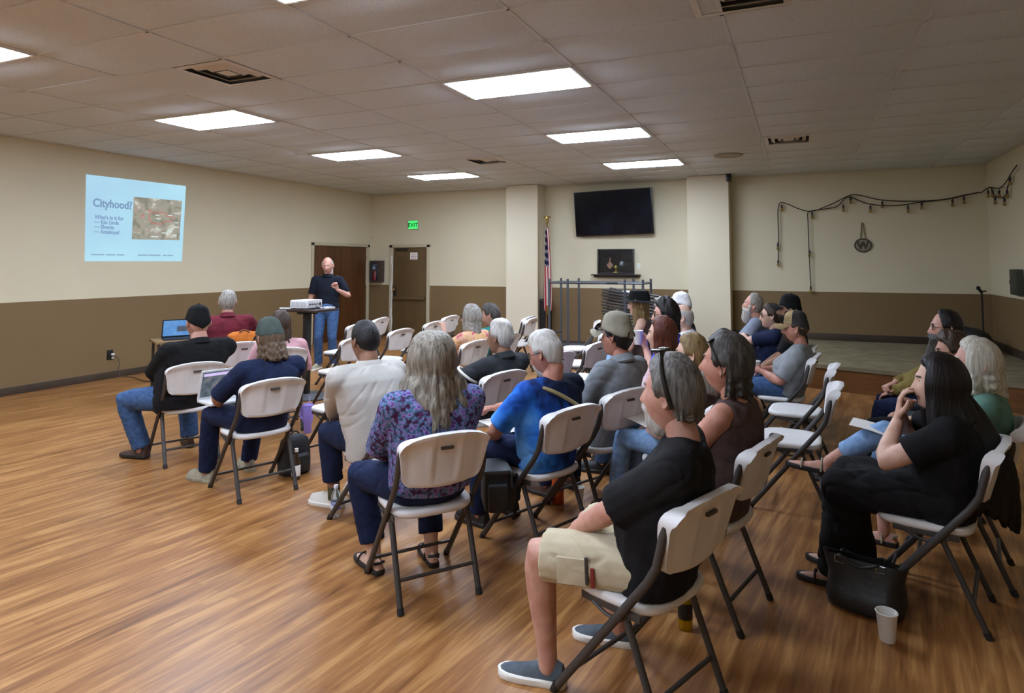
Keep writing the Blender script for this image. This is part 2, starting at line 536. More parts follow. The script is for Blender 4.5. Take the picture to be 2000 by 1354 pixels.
fr = MB()
for x in (E0 - .045, E1 + .045): fr.box((x, YB - .005, ET / 2 + .03), (.075, .05, ET + .06), bev=.004)
fr.box(((E0 + E1) / 2, YB - .005, ET + .035), (E1 - E0 + .165, .05, .075), bev=.004)
d2 = struct('door_2', fr, m_frame)
m_bdoor = mat('door_brown_paint', '#66502f', rough=.5, c2='#5c4729', scale=(3, 3, 3))
b = MB(); b.box(((E0 + E1) / 2, YB + .03, ET / 2), (E1 - E0 - .01, .045, ET - .01), bev=.003); leaf = b.build('door_leaf', m_bdoor, d2)
b = MB(); b.box((E0 + .07, YB + .001, 1.02), (.06, .02, .2), bev=.004); b.build('latch_plate', m_dkmetal, leaf)
b = MB(); b.tube([(E0 + .07, YB, 1.07), (E0 + .07, YB - .05, 1.07)], .013); b.ell((E0 + .07, YB - .065, 1.07), (.032, .026, .032)); b.build('door_knob', m_brass, leaf)
b = MB(); b.box(((E0 + E1) / 2 + .02, YB - .03, .88), (.8, .045, .055), bev=.008); b.box((E0 + .1, YB - .02, .88), (.1, .06, .08), bev=.008); b.build('push_bar', m_bdoor, leaf)
b = MB(); b.box((E0 + .24, YB - .01, 1.99), (.3, .05, .05), bev=.006); b.build('door_closer', m_dkmetal, leaf)
for hz in (.25, 1.05, 1.8):
    b = MB(); b.tube([(E1 - .006, YB - .012, hz - .05), (E1 - .006, YB - .012, hz + .05)], .008, 6); b.build('hinge', m_dkmetal, leaf)
b = MB()
for k in range(9):
    b.box((E0 - .005 + .012 * math.sin(k * 2.1), YB - .033, .15 + k * .2), (.02 + .012 * (k % 3), .006, .2), bev=.002)
b.build('chipped_paint', m_paper, d2)

def text_mesh(s, size, m, name='lettering', extrude=.0008, align='LEFT', bold=0.0):
    cu = bpy.data.curves.new('t', 'FONT'); cu.body = s; cu.size = size; cu.extrude = extrude; cu.align_x = align; cu.offset = bold
    cu.resolution_u = 3
    o = bpy.data.objects.new('t', cu); scratch.collection.objects.link(o)
    vl_ = scratch.view_layers[0]; vl_.update()
    ev = o.evaluated_get(vl_.depsgraph)
    me = bpy.data.meshes.new_from_object(ev)
    bpy.data.objects.remove(o); bpy.data.curves.remove(cu)
    me.name = name; me.materials.clear(); me.materials.append(m)
    return me
def on_left(o, y, z, off=.004, w=None):      # lettering on the left wall, read from inside the room
    k = 1 if w is None else w / max(v.co.x for v in o.data.vertices)
    o.matrix_local = Matrix(((0, 0, 1, XL + off), (k, 0, 0, y), (0, 1, 0, z), (0, 0, 0, 1)))
def on_back(o, x, z, yy):
    o.matrix_local = Matrix(((1, 0, 0, x), (0, 0, -1, yy), (0, 1, 0, z), (0, 0, 0, 1)))

b = MB(); b.box((-8.127, YB + .004, 1.843), (.2, .003, .16)); dn = b.build('door_notice', m_paper, None, smooth=False)
tag(dn, 'small white and red notice on the brown exit door', 'notice')
o = obj('lettering', text_mesh('NOTICE', .04, mat('red_print', '#b8504c'), align='CENTER'), dn); on_back(o, -8.127, 1.86, YB + .002)
b = MB(); b.box((-8.127, YB + .0022, 1.825), (.15, .001, .02)); b.box((-8.127, YB + .0022, 1.79), (.13, .001, .012)); b.build('print_line', mat('pink_print', '#c99a94'), dn, smooth=False)

# exit sign
ex = MB(); ex.box((0, 0, 0), (.27, .04, .21), bev=.006)
m_green = mat('exit_green', '#3fdc6a', emit=1.0); m_signbox = mat('exit_case', '#b9c4ae', rough=.4)
eo = ex.build('exit_sign', m_signbox); eo.location = (-8.13, YB - .021, 2.553)
tag(eo, 'lit green exit sign on the back wall above the brown door', 'sign')
b = MB(); b.box((0, -.0215, 0), (.245, .003, .185)); b.build('lit_panel', m_green, eo, smooth=False)
o = obj('lettering', text_mesh('EXIT', .13, mat('exit_letters', '#0c5a2a'), align='CENTER', bold=.002), eo); on_back(o, 0, -.047, -.0235)

# fire extinguisher cabinet
b = MB(); b.box((0, 0, 0), (.3, .16, .5), bev=.008)
fe = b.build('extinguisher_cabinet', mat('cabinet_bronze', '#4a3d36', rough=.4, metal=.2)); fe.location = (-9.072, YB - .08, 1.487)
tag(fe, 'dark wall cabinet holding a red fire extinguisher by the brown door', 'cabinet')
b = MB(); b.box((-.02, -.0815, 0), (.2, .004, .4)); b.build('window', mat('cabinet_pane', '#2b2d33', rough=.15, c2='#43464d', scale=(6, 6, 6)), fe, smooth=False)
b = MB(); b.lathe([(.0, -.2), (.055, -.2), (.06, -.18), (.06, -.02), (.03, .02), (.03, .05)], 16, M=T(-.02, -.055, 0)); b.build('extinguisher', mat('extinguisher_red', '#6f1917', rough=.35), fe)
b = MB(); b.box((-.02, -.1, .085), (.06, .04, .07), bev=.008); b.tube([(-.02, -.1, .11), (-.05, -.1, .14), (.05, -.1, .16)], .008, 6); b.build('valve', mat('valve_grey', '#8d99a6', rough=.3), fe)
b = MB(); b.box((.115, -.085, 0), (.02, .012, .06), bev=.003); b.build('latch', m_metal, fe)

# motion sensor, switch, outlet
b = MB(); b.box((XL + .03, YB - .03, 2.28), (.05, .05, .09), bev=.012); b.ell((XL + .05, YB - .05, 2.27), (.018, .018, .022), 10, 6)
tag(b.build('motion_sensor', mat('sensor_white', '#cfc8b4')), 'small white motion sensor high in the room corner', 'sensor')
def wallplate(name, lab, loc, m):
    b = MB(); b.box((0, 0, 0), (.075, .008, .12), bev=.003); p = b.build(name, m); p.location = loc
    tag(p, lab, name.split('_')[-1]); return p
p = wallplate('light_switch', 'white light switch beside the framed shadow box', (-2.927, YB - .004, 1.62), mat('switch_white', '#e4e0d2'))
b = MB(); b.box((0, -.008, 0), (.012, .014, .028), M=RX(.4)); b.build('toggle', m_paper, p)
p = wallplate('wall_outlet', 'white wall outlet on the brown back wall beside the raised hand', (-7.0, YB - .004, .37), mat('switch_white', '#e4e0d2'))
for dz in (-.03, .03):
    b = MB(); b.box((0, -.005, dz), (.032, .006, .036), bev=.004); b.build('socket', mat('socket_dark', '#3b3630'), p)
b = MB(); b.box((XL + .006, 6.31, .345), (.012, .085, .14), bev=.003)
p = b.build('wall_outlet', mat('outlet_black', '#16130f', rough=.4)); tag(p, 'black wall outlet with a white plug, low on the left wall', 'outlet')
for dz in (-.03, .03):
    b = MB(); b.box((XL + .0125, 6.31, .345 + dz), (.006, .034, .036), bev=.004); b.build('socket', mat('socket_black', '#0c0b09'), p)
b = MB(); b.box((XL + .04, 6.33, .35), (.045, .035, .03), bev=.008); b.box((XL + .035, 6.33, .30), (.03, .022, .022), bev=.006)
pl = b.build('power_plug', mat('plug_white', '#e8e6e0')); tag(pl, 'white plug in the low black outlet on the left wall', 'plug')
b = MB(); b.tube([(XL + .06, 6.33, .345), (XL + .1, 6.37, .3), (XL + .09, 6.4, .2), (XL + .06, 6.4, .1), (XL + .08, 6.42, .02), (XL + .25, 6.5, .008), (XL + .7, 6.35, .008), (XL + 1.2, 6.45, .008), (XL + 1.8, 6.25, .008), (XL + 2.5, 6.35, .008)], .006, 6)
b.build('cord', mat('cord_brown', '#4c443b'), pl)

# ------------------------------------------------------------------ projected slide
def slide():
    q = [(5.866, 2.935), (7.475, 2.947), (7.445, 1.708), (5.896, 1.703)]
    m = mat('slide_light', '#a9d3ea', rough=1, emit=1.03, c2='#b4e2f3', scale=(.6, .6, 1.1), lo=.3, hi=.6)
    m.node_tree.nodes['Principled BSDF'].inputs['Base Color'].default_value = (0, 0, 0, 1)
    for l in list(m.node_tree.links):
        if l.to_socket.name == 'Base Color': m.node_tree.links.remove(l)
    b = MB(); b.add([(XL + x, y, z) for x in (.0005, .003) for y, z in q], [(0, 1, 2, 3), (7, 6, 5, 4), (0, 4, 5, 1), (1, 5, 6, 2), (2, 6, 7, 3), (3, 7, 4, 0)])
    s = b.build('projected_slide', m, smooth=False)  # thin panel glows by itself, in place of light cast by the projector
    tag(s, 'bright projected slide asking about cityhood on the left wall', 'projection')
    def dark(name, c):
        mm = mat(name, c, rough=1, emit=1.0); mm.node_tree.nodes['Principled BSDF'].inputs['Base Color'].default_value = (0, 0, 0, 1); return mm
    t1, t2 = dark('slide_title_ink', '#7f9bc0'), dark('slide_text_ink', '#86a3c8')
    # picture of the map
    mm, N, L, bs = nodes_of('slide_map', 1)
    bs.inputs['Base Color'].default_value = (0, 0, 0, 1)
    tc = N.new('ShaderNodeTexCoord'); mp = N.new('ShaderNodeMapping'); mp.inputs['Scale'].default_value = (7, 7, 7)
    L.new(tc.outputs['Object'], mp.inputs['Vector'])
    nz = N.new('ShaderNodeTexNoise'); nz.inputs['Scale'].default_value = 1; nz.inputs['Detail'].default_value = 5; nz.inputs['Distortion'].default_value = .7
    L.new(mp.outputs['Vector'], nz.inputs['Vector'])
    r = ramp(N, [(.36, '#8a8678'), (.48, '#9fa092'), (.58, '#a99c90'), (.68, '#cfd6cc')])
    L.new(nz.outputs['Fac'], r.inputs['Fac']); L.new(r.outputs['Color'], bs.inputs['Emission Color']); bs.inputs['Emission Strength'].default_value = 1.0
    b = MB(); mq = [(6.583, 2.683), (7.408, 2.695), (7.385, 2.049), (6.577, 2.037)]
    b.add([(XL + x, y, z) for x in (.003, .004) for y, z in mq], [(0, 1, 2, 3), (7, 6, 5, 4), (0, 4, 5, 1), (1, 5, 6, 2), (2, 6, 7, 3), (3, 7, 4, 0)])
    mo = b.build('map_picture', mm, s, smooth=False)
    b = MB()
    path = [(6.83, 2.5), (6.86, 2.44), (6.84, 2.36), (6.9, 2.3), (7.05, 2.29), (7.1, 2.33), (7.22, 2.36), (7.28, 2.42), (7.15, 2.43), (7.12, 2.48), (6.95, 2.47), (6.87, 2.49), (6.83, 2.5)]
    b.tube([(XL + .0045, y, z) for y, z in path], .007, 5); b.tube([(XL + .0045, y, z) for y, z in [(6.7, 2.4), (6.76, 2.44), (6.72, 2.36), (6.7, 2.4)]], .006, 5)
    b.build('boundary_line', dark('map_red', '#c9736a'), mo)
    b = MB()
    for (y, z, l) in [(6.98, 2.43, .07), (7.0, 2.375, .08), (7.2, 2.44, .07), (7.32, 2.33, .07), (7.33, 2.26, .06), (7.22, 2.19, .07), (7.12, 2.155, .1), (6.95, 2.09, .13), (7.32, 2.48, .08), (7.3, 2.13, .07)]:
        b.box((XL + .0046, y, z), (.0006, l, .016))
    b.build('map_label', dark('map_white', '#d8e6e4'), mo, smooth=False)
    rows = [('Cityhood?', 5.975, 2.49, .165, t1, .005, .585), ("What's in it for", 6.01, 2.315, .078, t2, .003, .43), ('— Rio Linda', 6.01, 2.245, .078, t2, .003, .36),
            ('— Elverta', 6.01, 2.175, .078, t2, .003, .29), ('— Antelope?', 6.01, 2.105, .078, t2, .003, .375)]
    for (tx, y, z, sz, m_, bo, wd) in rows:
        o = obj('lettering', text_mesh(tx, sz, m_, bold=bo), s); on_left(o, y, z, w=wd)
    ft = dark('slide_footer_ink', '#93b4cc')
    b = MB()
    yy = 5.98
    for (y0, y1) in [(5.98, 6.17), (6.19, 6.33), (6.35, 6.47), (6.68, 6.85), (6.86, 7.06), (7.1, 7.17), (7.18, 7.28)]:
        b.box((XL + .0035, (y0 + y1) / 2, 1.80), (.001, y1 - y0, .022))
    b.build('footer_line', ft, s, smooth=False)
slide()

# ------------------------------------------------------------------ folding chair
m_plastic = mat('chair_plastic', '#e2dfdb', rough=.45, c2='#d9d5d0', scale=(5, 5, 5), bump=.06, bscale=(220, 220, 220), spec=.4)
m_leg = mat('chair_leg_paint', '#46423f', rough=.45, metal=.3)
m_cap = mat('rubber', '#1d1a18', rough=.7)
m_slot = mat('slot_dark', '#4a423a', rough=.8)

def chair_meshes():
    R = {}
    # seat: rounded slab, lip turned down at front and rear
    def outline(w, d, yc, n=40, e=3.6, taper=.02):
        a = np.linspace(0, 2 * np.pi, n, endpoint=False)
        x = np.sign(np.cos(a)) * np.abs(np.cos(a)) ** (2 / e) * w
        y = np.sign(np.sin(a)) * np.abs(np.sin(a)) ** (2 / e) * d
        x = x * (1 + taper * y / d)
        return x, y + yc
    b = MB(); rings = []
    for (w, d, z) in [(.19, .175, .418), (.215, .2, .42), (.222, .206, .432), (.222, .206, .445), (.215, .2, .455), (.19, .175, .4565), (.1, .09, .451)]:
        x, y = outline(w, d, -.005)
        rings.append(np.stack([x, y, np.full_like(x, z) - .004 * (y / .2) ** 2], 1))
    b.loft(rings); R['seat'] = b.mesh('seat', m_plastic, angle=60)
    # backrest: shell curved in plan, rolled lip along the top
    nu = 33
    vs = [0, .03, .08, .2, .4, .6, .75, .84, .9, .95, .985, 1.0]
    hw = [.172, .188, .201, .211, .219, .226, .231, .233, .232, .227, .215, .196]
    front, back = [], []
    for v, h in zip(vs, hw):
        u = np.linspace(-1, 1, nu)
        x = u * h
        zt = .852 - .040 * (np.abs(x) / .22) ** 2.6
        zb = .572 + .022 * (np.abs(x) / .2) ** 2
        z = zb + (zt - zb) * v
        y = -.222 - (z - .575) * .25 - .040 * (1 - (x / .235) ** 2)
        lip = sstep(.80, .93, v) * .020
        side = sstep(.80, .95, np.abs(u)) * sstep(.57, .80, z) * .011
        edge = .006 * sstep(.86, 1, np.abs(u))
        th = .009 if 0 < v < 1 else .003
        k = 1 if v < 1 else .45
        front.append(np.stack([x, y + th + edge + side, z], 1))
        rec = np.where(np.abs(x) < .062, .006 * sstep(.6, .62, z) * (1 - sstep(.78, .8, z)), 0)
        rib = .005 * np.exp(-((np.abs(x) - .078) / .012) ** 2) * sstep(.58, .7, z)
        back.append(np.stack([x, y - th - lip * k - edge - side + rec - rib, z], 1))
    b = MB()
    V = np.concatenate([np.concatenate(front), np.concatenate(back)])
    m_ = len(vs); off = nu * m_; F = []
    for i in range(m_ - 1):
        for j in range(nu - 1):
            a = i * nu + j
            F.append((a, a + 1, a + nu + 1, a + nu)); F.append((off + a, off + a + nu, off + a + nu + 1, off + a + 1))
    for j in range(nu - 1):
        F.append((j, off + j, off + j + 1, j + 1)); k = (m_ - 1) * nu + j; F.append((k, k + 1, off + k + 1, off + k))
    for i in range(m_ - 1):
        a = i * nu; F.append((a, a + nu, off + a + nu, off + a)); a += nu - 1; F.append((a, off + a, off + a + nu, a + nu))
    b.add(V, F); R['backrest'] = b.mesh('backrest', m_plastic, angle=50)
    b = MB(); b.box((0, -.319, .772), (.066, .016, .014), bev=.003); R['handle_slot'] = b.mesh('handle_slot', m_slot)
    for s, n in ((-1, 'L'), (1, 'R')):
        b = MB(); x = s * .229
        b.tube([(x, .238, .018), (x, .0, .315), (x, -.195, .555), (x, -.235, .62), (s * .226, -.262, .73), (s * .222, -.272, .77)], [.0145, .0145, .0145, .0145, .0145, .012], 10, squash=1.15)
        R['front' + n] = b.mesh('leg', m_leg)
        b = MB(); x = s * .205
        b.tube([(x, -.245, .018), (x, -.10, .36), (x, -.078, .418)], .0135, 10, squash=1.1)
        R['rear' + n] = b.mesh('leg', m_leg)
        b = MB(); b.tube([(s * .229, .25, 0), (s * .229, .232, .03)], .0175, 10); R['capf' + n] = b.mesh('foot_cap', m_cap)
        b = MB(); b.tube([(s * .205, -.252, 0), (s * .205, -.24, .03)], .0165, 10); R['capr' + n] = b.mesh('foot_cap', m_cap)
        b = MB(); b.box((s * .213, -.02, .412), (.008, .27, .028), bev=.003); b.tube([(s * .213, -.115, .405), (s * .213, -.06, .375), (s * .213, .0, .378), (s * .215, .06, .402)], .007, 6)
        R['br' + n] = b.mesh('seat_bracket', m_leg)
    b = MB(); b.tube([(-.229, .165, .11), (.229, .165, .11)], .0095, 8); R['barf'] = b.mesh('crossbar', m_leg)
    b = MB(); b.tube([(-.205, -.195, .135), (.205, -.195, .135)], .0095, 8); R['barr'] = b.mesh('crossbar', m_leg)
    return R
CM = chair_meshes()
def make_chair():
    r = empty('folding_chair')
    obj('seat', CM['seat'], r)
    bk = obj('backrest', CM['backrest'], r); obj('handle_slot', CM['handle_slot'], bk)
    for n in 'LR':
        l = obj('leg', CM['front' + n], r); obj('foot_cap', CM['capf' + n], l)
        l = obj('leg', CM['rear' + n], r); obj('foot_cap', CM['capr' + n], l)
        obj('seat_bracket', CM['br' + n], r)
    obj('crossbar', CM['barf'], r); obj('crossbar', CM['barr'], r)
    return r
chair0 = make_chair()
_first = [True]
def chair(x, y, a, label, group='white folding chairs'):
    c = chair0 if _first[0] else copy_tree(chair0)
    _first[0] = False
    c.location = (x, y, 0); c.rotation_euler = (0, 0, math.radians(a - 90))
    tag(c, label, 'chair', group)
    return c
W = 'white folding chair '
CHAIRS = [
 (-1.861, 2.988, 142.2, W + 'under the long-haired woman in the purple blouse'),
 (-.612, 2.575, 157.6, W + 'under the man in black tee and khaki shorts, nearest of all'),
 (-.471, 3.38, 164.9, W + 'under the man in the brown sleeveless shirt'),
 (-2.58, 3.62, 165, W + 'under the man in the light grey jacket, mostly hidden'),
 (.754, 4.282, 168, W + 'under the white-haired woman at the right edge'),
 (-3.508, 7.061, 165, W + 'under the person in the teal shirt'),
 (-1.514, 3.723, 157.5, W + 'under the man in the blue tie-dye shirt'),
 (-1.336, 4.372, 153.7, W + 'under the man in grey shirt and mesh cap'),
 (-2.402, 4.657, 160.8, W + 'under the white-haired man in the dark jacket'),
 (-3.528, 6.292, 168, W + 'under the grey-haired woman in the floral top'),
 (-4.948, 4.056, 155, W + 'under the man in black jacket and cap at far left'),
 (-3.786, 3.711, 158, W + 'under the long-haired person in navy tee and green cap'),
 (-5.66, 5.33, 140, W + 'with an orange bag on its seat, in front of the black jacket'),
 (-4.947, 5.125, 142, W + 'under the woman in the pink top'),
 (-6.077, 5.491, 140, W + 'under the man in the maroon shirt'),
 (.546, 3.791, 165.4, W + 'under the woman in the black dress'),
 (-.195, 6.55, 173.6, W + 'under the man in grey tee and tan cap'),
 (-4.904, 6.046, 168, W + 'empty, second of the row beside the tall table'),
 (-5.939, 7.34, 178, W + 'empty, farthest of the row beside the tall table'),
 (-6.214, 8.194, 186, W + 'empty, seen just right of the cropped dark head, nearest the wooden doors'),
 (-4.974, 6.961, 176, W + 'empty, before the brown door, right of the cropped dark head'),
 (-5.134, 8.007, 178, W + 'empty, half hidden above the purple-bloused woman'),
 (-5.43, 8.997, 178, W + 'empty, farthest back, next to the raised fist of the floral-top woman'),
 (-3.673, 4.549, 165, W + 'empty, nearest of the row beside the tall table, by the purple tumbler'),
 (-4.077, 9.057, 182, W + 'empty, against the left pillar, right of the pair'),
 (-4.23, 9.35, 180, W + 'empty, against the left pillar, left of the pair'),
 (-2.277, 6.691, 166, W + 'empty, turned away, left of the mesh cap'),
 (-3.02, 8.95, 197, W + 'empty, nearest the metal rack, showing its front'),
 (-2.55, 7.644, 197, W + 'empty, showing its front just left of the mesh cap bill'),
 (-2.383, 5.829, 160, W + 'empty, just behind the neck of the blue-shirted man'),
 (-.099, 4.982, 178, W + 'empty, nearer of the two seen edge-on at right'),
 (-.07, 5.93, 175, W + 'empty, farther of the two seen edge-on at right'),
 (-1.824, 7.335, 190, W + 'under the woman in the black hat'),
 (-1.209, 5.754, 185, W + 'under the dark-haired person with glasses holding a cup'),
 (-1.305, 7.128, 185, W + 'under the person in the white cap'),
 (-1.175, 6.434, 182, W + 'under the bald man in the white shirt'),
 (-1.123, 5.164, 175, W + 'under the woman with auburn hair'),
 (-.745, 4.248, 168, W + 'under the woman with the blonde ponytail'),
 (-.657, 8.18, 180, W + 'under the white-bearded man'),
 (-.41, 7.693, 180, W + 'under the woman with crossed arms and glasses'),
 (-.21, 7.174, 178, W + 'under the man in the black cap'),
 (.95, 5.994, 170, W + 'under the man with the long dark beard'),
 (.835, 5.298, 170, W + 'under the brown-haired woman hidden behind the dark-haired one'),
]
for c in CHAIRS: chair(*c)

# ------------------------------------------------------------------ people
def unit(v):
    v = np.asarray(v, float); return v / (np.linalg.norm(v) + 1e-12)

def head_surface(th, ph):
    """point on a human head; th=0 looks along +y, ph is latitude; centre at mid-height, 0.25 high"""
    th, ph = np.broadcast_arrays(np.asarray(th, float), np.asarray(ph, float))
    a, b, c = .078, .098, .125
    s, k = np.sin(ph), np.maximum(np.cos(ph), 1e-6)
    fr, bk = np.maximum(0, np.cos(th)), np.maximum(0, -np.cos(th))
    low = sstep(.05, -1, s)
    ex = .85 - .45 * fr * sstep(.45, -.1, s)
    kx = k ** (.82 - .12 * low)
    x = a * kx * np.sin(th) * (1 - .27 * low) * (1 + .04 * bk * sstep(-.2, .4, s))
    y = b * (k ** ex) * np.cos(th)
    y = np.where(y < 0, y * (1.0 - .42 * low), y * (1 - .06 * sstep(0, .6, s)))
    z = c * s
    f = fr ** 2
    ax = np.abs(x)
    t = np.clip((.022 - z) / .055, 0, 1)
    nose = np.exp(-(x / (.0085 + .0075 * t)) ** 2) * .027 * t ** 1.2 / (1 + np.exp(-(z + .043) / .003))
    d = nose
    d = d - .010 * np.exp(-((ax - .032) / .014) ** 2 - ((z - .012) / .012) ** 2)
    d = d + .006 * np.exp(-((z - .033) / .010) ** 2) * np.exp(-(x / .05) ** 2)
    d = d + .005 * np.exp(-((ax - .042) / .018) ** 2 - ((z + .028) / .02) ** 2)
    d = d + .006 * np.exp(-((z + .062) / .010) ** 2) * np.exp(-(x / .024) ** 2) - .005 * np.exp(-((z + .063) / .003) ** 2) * np.exp(-(x / .022) ** 2)
    d = d + .009 * np.exp(-((z + .102) / .016) ** 2) * np.exp(-(x / .022) ** 2)
    return np.stack([x, y + d * f, z], -1)

NT, NP = 56, 40
_u = np.linspace(-1, 1, NT, endpoint=False)
TH = np.pi * (_u * .55 + .45 * _u ** 3)
PH = np.linspace(-1.45, 1.5, NP)
TG, PG = np.meshgrid(TH, PH)
HS = head_surface(TG, PG)                                  # NP x NT x 3
HN = HS / np.maximum(np.linalg.norm(HS * np.array([1, .8, .62]), axis=-1, keepdims=True), 1e-6)
HN = HN / np.linalg.norm(HN, axis=-1, keepdims=True)

def grid_faces(rows, cols, wrap=True, off=0):
    F = []
    for i in range(rows - 1):
        for j in range(cols if wrap else cols - 1):
            k = (j + 1) % cols
            F.append((off + i * cols + j, off + i * cols + k, off + (i + 1) * cols + k, off + (i + 1) * cols + j))
    return F

def add_head(mb, M):
    """head island in slots 0 skin, 1 lips, 2 eye white, 3 iris"""
    F = grid_faces(NP, NT)
    mb.add(HS.reshape(-1, 3), F, M, 0)
    flat = HS.reshape(-1, 3)
    base = len(mb.m) - len(F)
    for q, f in enumerate(F):
        p = flat[list(f)].mean(0)
        if p[1] > .06 and abs(p[0]) < .023 and -.074 < p[2] < -.053: mb.m[base + q] = 1
    n = mb.n - len(flat)
    mb.f.append(tuple(range(n, n + NT))); mb.m.append(0)
    mb.f.append(tuple(range(n + (NP - 1) * NT, n + NP * NT))); mb.m.append(0)
    for s in (-1, 1):
        ye = float(head_surface(math.atan2(s * .032 * .098, .09 * .078), .1)[1])
        c = np.array([s * .032, ye - .0085, .0125])
        mb.ell(c, (.0118, .0118, .0095), 12, 8, M, 2)
        mb.ell(c + np.array([0, .0085, 0]), (.0052, .0042, .0052), 10, 6, M, 3)
        # ear: shell with rim
        e = MB(); a = np.linspace(0, 2 * np.pi, 14, endpoint=False)
        rg = []
        for (sx, rx, rz, dx) in [(0, .008, .018, -.006), (0, .013, .026, .004), (0, .017, .032, .011), (0, .0165, .031, .017), (0, .011, .023, .015), (0, .006, .014, .009)]:
            rg.append(np.stack([np.full(14, s * (.070 + dx)) + s * -.010 * np.cos(a) * (rx > .009), -.012 + rx * np.cos(a) - .006 * np.sin(a), -.004 + rz * np.sin(a) * (1 - .12 * (np.sin(a) < 0))], 1))
        e.loft(rg)
        mb.add(np.concatenate(e.v), e.f, M, 0)

HAIRLINES = {
 'short':    ([0, 40, 62, 76, 86, 100, 116, 180], [40, 36, 24, -2, 4, 2, -26, -44]),
 'crop':     ([0, 40, 62, 76, 86, 100, 116, 180], [42, 37, 25, 4, 6, 4, -20, -38]),
 'receding': ([0, 25, 45, 62, 76, 86, 100, 116, 180], [60, 64, 50, 30, -2, 4, 2, -26, -46]),
 'bald':     ([0, 50, 70, 78, 88, 100, 116, 180], [90, 90, 60, 6, 6, 4, -26, -44]),
 'long':     ([0, 35, 55, 75, 180], [45, 40, 22, -10, -40]),
 'beard':    ([0, 180], [0, 0]),
}
def hair_shell(mb, M, style, thick, seed=0, rough=.004, top=0.0, frac=1.0):
    deg, line = HAIRLINES[style]
    tl = np.interp(np.degrees(np.abs(TG)), deg, line)
    p = np.degrees(PG)
    m = sstep(-3, 7, p - tl)
    if style == 'bald':
        m = m * (1 - sstep(28, 42, p))
    n = vnoise(HS.reshape(-1, 3) * np.array([14, 14, 7]), seed).reshape(NP, NT)
    hgt = thick * m * (1 + top * sstep(20, 70, p)) + rough * n * m
    P = HS + HN * (hgt - .006 * (1 - m))[..., None]
    keep = m > .0
    F = []
    for f in grid_faces(NP, NT):
        if any(keep.reshape(-1)[list(f)]): F.append(f)
    used = sorted({i for f in F for i in f}); mp = {i: k for k, i in enumerate(used)}
    V = P.reshape(-1, 3)[used]
    F = [tuple(mp[i] for i in f) for f in F]
    topi = [(NP - 1) * NT + j for j in range(NT)]
    if all(i in mp for i in topi): F.append(tuple(mp[i] for i in topi))
    mb.add(V, F, M)

def beard_shell(mb, M, length, thick=.014, seed=3, goatee=False, stache=True, jut=.12):
    p, t = np.degrees(PG), np.degrees(np.abs(TG))
    x, z = np.abs(HS[..., 0]), HS[..., 2]
    m = sstep(-.040, -.055, z) * sstep(82, 70, t)
    if goatee: m = sstep(-.040, -.052, z) * sstep(.04, .03, x) * sstep(75, 60, t)
    else: m = np.maximum(m, sstep(84, 78, t) * sstep(62, 68, t) * sstep(.01, -.02, z))
    lips = np.exp(-(x / .02) ** 4) * np.exp(-((z + .064) / .007) ** 2)
    m = m * (1 - .9 * lips)
    if stache: m = np.maximum(m, np.exp(-((z + .050) / .007) ** 2) * sstep(.034, .028, x) * (t < 60))
    n = vnoise(HS.reshape(-1, 3) * np.array([26, 26, 10]), seed).reshape(NP, NT)
    P = HS + HN * ((thick * m + .003 * n * m) - .006 * (1 - m))[..., None]
    dn = sstep(-.075, -.125, z) * m * sstep(75, 40, t)
    P[..., 2] -= length * dn
    P[..., 1] += jut * length * dn
    P[..., 0] *= 1 - .35 * dn * min(1, length / .1)
    keep = (m > 0.02).reshape(-1)
    F = [f for f in grid_faces(NP, NT) if any(keep[list(f)])]
    used = sorted({i for f in F for i in f}); mp = {i: k for k, i in enumerate(used)}
    mb.add(P.reshape(-1, 3)[used], [tuple(mp[i] for i in f) for f in F], M)
    bot = [j for j in range(NT) if j in mp]
    if len(bot) > 3: mb.f.append(tuple(mb.n - len(used) + mp[j] for j in bot)); mb.m.append(0)

